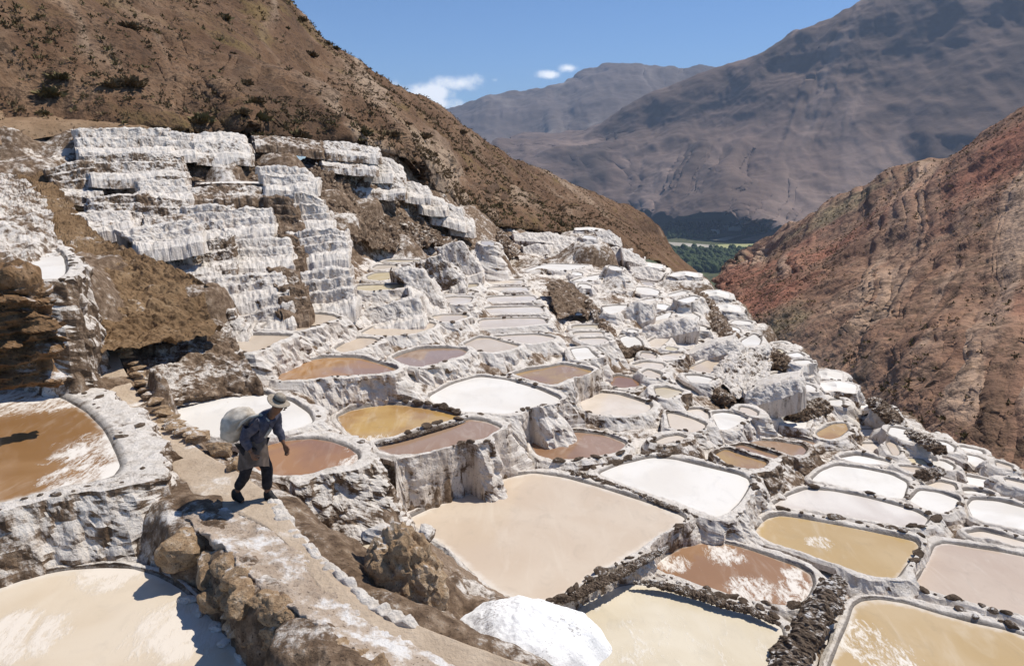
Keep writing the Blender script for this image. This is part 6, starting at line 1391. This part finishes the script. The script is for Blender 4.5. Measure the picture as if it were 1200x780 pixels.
# ---------------------------------------------------------------- valley: fields, trees, houses
def patch(name, px, z, mat, label):
    P = np.array([at_z(x, y, z) for x, y in px]); me = bpy.data.meshes.new(name); me.from_pydata([tuple(p) for p in P], [], [list(range(len(P)))]); me.materials.append(mat)
    tag(link(name, me), label, "field", kind="structure")
patch("field", [(782,283.5),(800,284.5),(835,287),(836,290),(815,289.5),(790,288)], -284, plain("pale_stubble_field", (.36,.33,.27), (.44,.41,.34), .02), "pale stubble field on the valley floor")
patch("field", [(838,286.5),(862,286),(890,285.5),(886,291),(862,292.5),(840,290.5)], -284, plain("yellow_green_field", (.30,.32,.13), (.37,.36,.17), .02), "yellow green field on the valley floor")
patch("field", [(835,281),(860,276),(872,275),(850,282)], -284, plain("grey_field", (.22,.20,.15), (.27,.25,.19), .02), "grey strip field on the valley floor")
patch("field", [(868,281),(905,271),(918,273),(900,283)], -284, plain("tan_field", (.26,.20,.15), (.31,.25,.19), .02), "tan field on the far side of the valley")
M_TREE = plain("valley_tree_leaves", (.03,.052,.018), (.065,.09,.032), .3)
TV = [lump_shape(2, 500 + s, .6, 1.5, 2.2) for s in range(3)]
RT = np.random.default_rng(12)
def forest(name, boxes, n, hmin, hmax, label):
    vs, fs, nb = [], [], 0; w = np.array([(b[2] - b[0]) * (b[3] - b[1]) for b in boxes]); w = w / w.sum()
    for _ in range(n):
        b = boxes[RT.choice(len(boxes), p=w)]; p = at_z(RT.uniform(b[0], b[2]), RT.uniform(b[1], b[3]), -292.0); h = RT.uniform(hmin, hmax)
        v, f = TV[int(RT.integers(3))]; vs.append(v * np.array([h * .36, h * .36, h * .36]) * RT.uniform(.8, 1.25, 3) + p + np.array([0, 0, h * .4])); fs.append(f + nb); nb += len(v)
    o = link(name, new_mesh(name, np.vstack(vs), np.vstack(fs), M_TREE)); tag(o, label, "trees", kind="stuff")
forest("valley_trees", [(786,294,905,303),(790,303,880,312),(800,312,870,320)], 700, 12, 24, "dark green wood on the valley floor in front of the fields")
forest("far_valley_trees", [(778,263,900,271),(782,270,840,280),(870,268,900,276)], 300, 10, 22, "dark trees around the village beyond the fields")
M_HOUSE = plain("white_house_wall", (.62,.60,.56), (.72,.70,.66), .3)
for k, (px, py, lab) in enumerate([(841,268,"tiny white house among the valley trees, leftmost of the village"),(852,267.5,"tiny white house in the middle of the valley village"),(860,268.5,"wider tiny white house at the right of the valley village"),(838,272,"tiny white house lowest in the valley village"),(866,264,"tiny white house topmost in the valley village")]):
    p = at_z(px, py, -286.0); w_, d_, h_ = (14, 10, 6) if k != 2 else (26, 11, 6)
    v = [(-w_,-d_,-6),(w_,-d_,-6),(w_,d_,-6),(-w_,d_,-6),(-w_,-d_,h_),(w_,-d_,h_),(w_,d_,h_),(-w_,d_,h_),(-w_,0,h_+5),(w_,0,h_+5)]
    me = bpy.data.meshes.new("house"); me.from_pydata(v, [], [(0,1,5,4),(1,2,6,9,5),(2,3,7,6),(3,0,4,8,7),(4,5,9,8),(6,7,8,9)]); me.materials.append(M_HOUSE)
    tag(link("house", me, None, p), lab, "house")

# ---------------------------------------------------------------- scrub on the slopes
M_SCRUB = plain("dry_scrub", (.11,.075,.04), (.21,.15,.08), 1.5)
M_GREEN = plain("green_scrub", (.095,.075,.034), (.18,.145,.065), 1.5)
def tuft(n, seed):
    r = np.random.default_rng(seed); V, Fc = [], []
    for k in range(n):
        a = r.uniform(0, 6.28); e = r.uniform(.25, 1.3); L = r.uniform(.55, 1.05); d = np.array([math.cos(a) * math.cos(e), math.sin(a) * math.cos(e), math.sin(e)])
        c = d * L * r.uniform(.3, 1) * np.array([1, 1, .8]); s = np.cross(d, r.normal(size=3)); s /= np.linalg.norm(s) + 1e-6; w_ = r.uniform(.10, .22)
        b = len(V); V += [c - s * w_ - d * w_, c + s * w_ - d * w_ * .4, c + d * w_ * 1.6]; Fc.append((b, b + 1, b + 2))
    return np.array(V), np.array(Fc)
SH_ME = []
for s in range(4):
    v, f = tuft(230, 600 + s); SH_ME.append(new_mesh("foliage", v, f, M_GREEN if s == 3 else M_SCRUB, False))
TU = [tuft(16, 700 + s) for s in range(5)]
def to_px(P):
    u = P[..., 0]; f_ = P[..., 1] * CS - P[..., 2] * SN; v = P[..., 1] * SN + P[..., 2] * CS
    return W / 2 + F * u / f_, H / 2 - F * v / f_
def scrub(V, n, smin, smax, name, label, mat, seed, reg, clump):
    r = np.random.default_rng(seed); Q = V[:, : int(V.shape[1] * .78)].reshape(-1, 3); x, y = to_px(Q)
    ok = (x > -60) & (x < 1260) & (y > -60) & reg(x, y); Q = Q[ok]; x = x[ok]
    wt = np.clip(fbm(Q / clump, 3, seed) * 2.2 + .35, .02, 1) * np.linalg.norm(Q[:, :2], axis=1) ** .7; idx = r.choice(len(Q), n, p=wt / wt.sum())
    vs, fs, nb = [], [], 0
    for i in idx:
        v, f = TU[int(r.integers(5))]; s = r.uniform(smin, smax) * np.array([1, 1, r.uniform(.7, 1.2)]); a = r.uniform(0, 6.28); ca, sa = math.cos(a), math.sin(a)
        w_ = v * s; w_ = np.stack([w_[:, 0] * ca - w_[:, 1] * sa, w_[:, 0] * sa + w_[:, 1] * ca, w_[:, 2]], -1)
        vs.append(w_ + Q[i] + r.normal(0, .15, 3) * np.array([1, 1, 0]) - np.array([0, 0, .05])); fs.append(f + nb); nb += len(v)
    tag(link(name, new_mesh(name, np.vstack(vs), np.vstack(fs), mat, False)), label, "scrub", kind="stuff")
scrub(hv, 11000, .12, .45, "hillside_scrub", "dry scrub scattered over the brown hillside", M_SCRUB, 31, lambda x, y: y < 300, 7)
scrub(hv, 3500, .15, .5, "hillside_grass", "olive tufts scattered over the brown hillside", M_GREEN, 32, lambda x, y: y < 300, 11)
scrub(rv, 6000, .15, .6, "ravine_scrub", "dry scrub scattered over the red brown ravine slope", M_SCRUB, 33, lambda x, y: x > 820, 26)
scrub(rv, 1100, .25, .9, "ravine_greenery", "green bushes scattered over the red brown ravine slope", M_GREEN, 34, lambda x, y: x > 860, 18)
Q = hv[:, 60:250].reshape(-1, 3); x, y = to_px(Q); ok = np.where((x > 0) & (x < 640) & (y > 4) & (y < 240))[0]; RS = np.random.default_rng(77)
for k in range(45):
    p = Q[ok[int(RS.integers(len(ok)))]]; root = bpy.data.objects.new("shrub", None); sc.collection.objects.link(root); root.location = p; root.empty_display_size = .3
    s = RS.uniform(.35, 1.0); tag(root, "low dry shrub among many on the brown hillside above the terraces", "shrub", "shrubs on the brown hillside")
    link("foliage", SH_ME[int(RS.integers(4))], root, (0, 0, -.1), (0, 0, RS.uniform(0, 6)), (s, s, s * .75))

# ---------------------------------------------------------------- the air of the valley
bm = bmesh.new(); bmesh.ops.create_cube(bm, size=2.0); me = bpy.data.meshes.new("haze"); bm.to_mesh(me); bm.free()
hm = bpy.data.materials.new("valley_air"); hm.use_nodes = True; hn = hm.node_tree; hn.nodes.clear()
ov = hn.nodes.new("ShaderNodeOutputMaterial"); pv = hn.nodes.new("ShaderNodeVolumePrincipled"); hn.links.new(pv.outputs[0], ov.inputs["Volume"])
pv.inputs["Color"].default_value = (.55, .72, 1.0, 1); pv.inputs["Density"].default_value = 6.2e-5
me.materials.append(hm); hz_ = link("haze", me, None, (0, 6000, 10), None, (12000, 7000, 1090)); hz_["kind"] = "stuff"; hz_["label"] = "thin blue haze of the valley air"
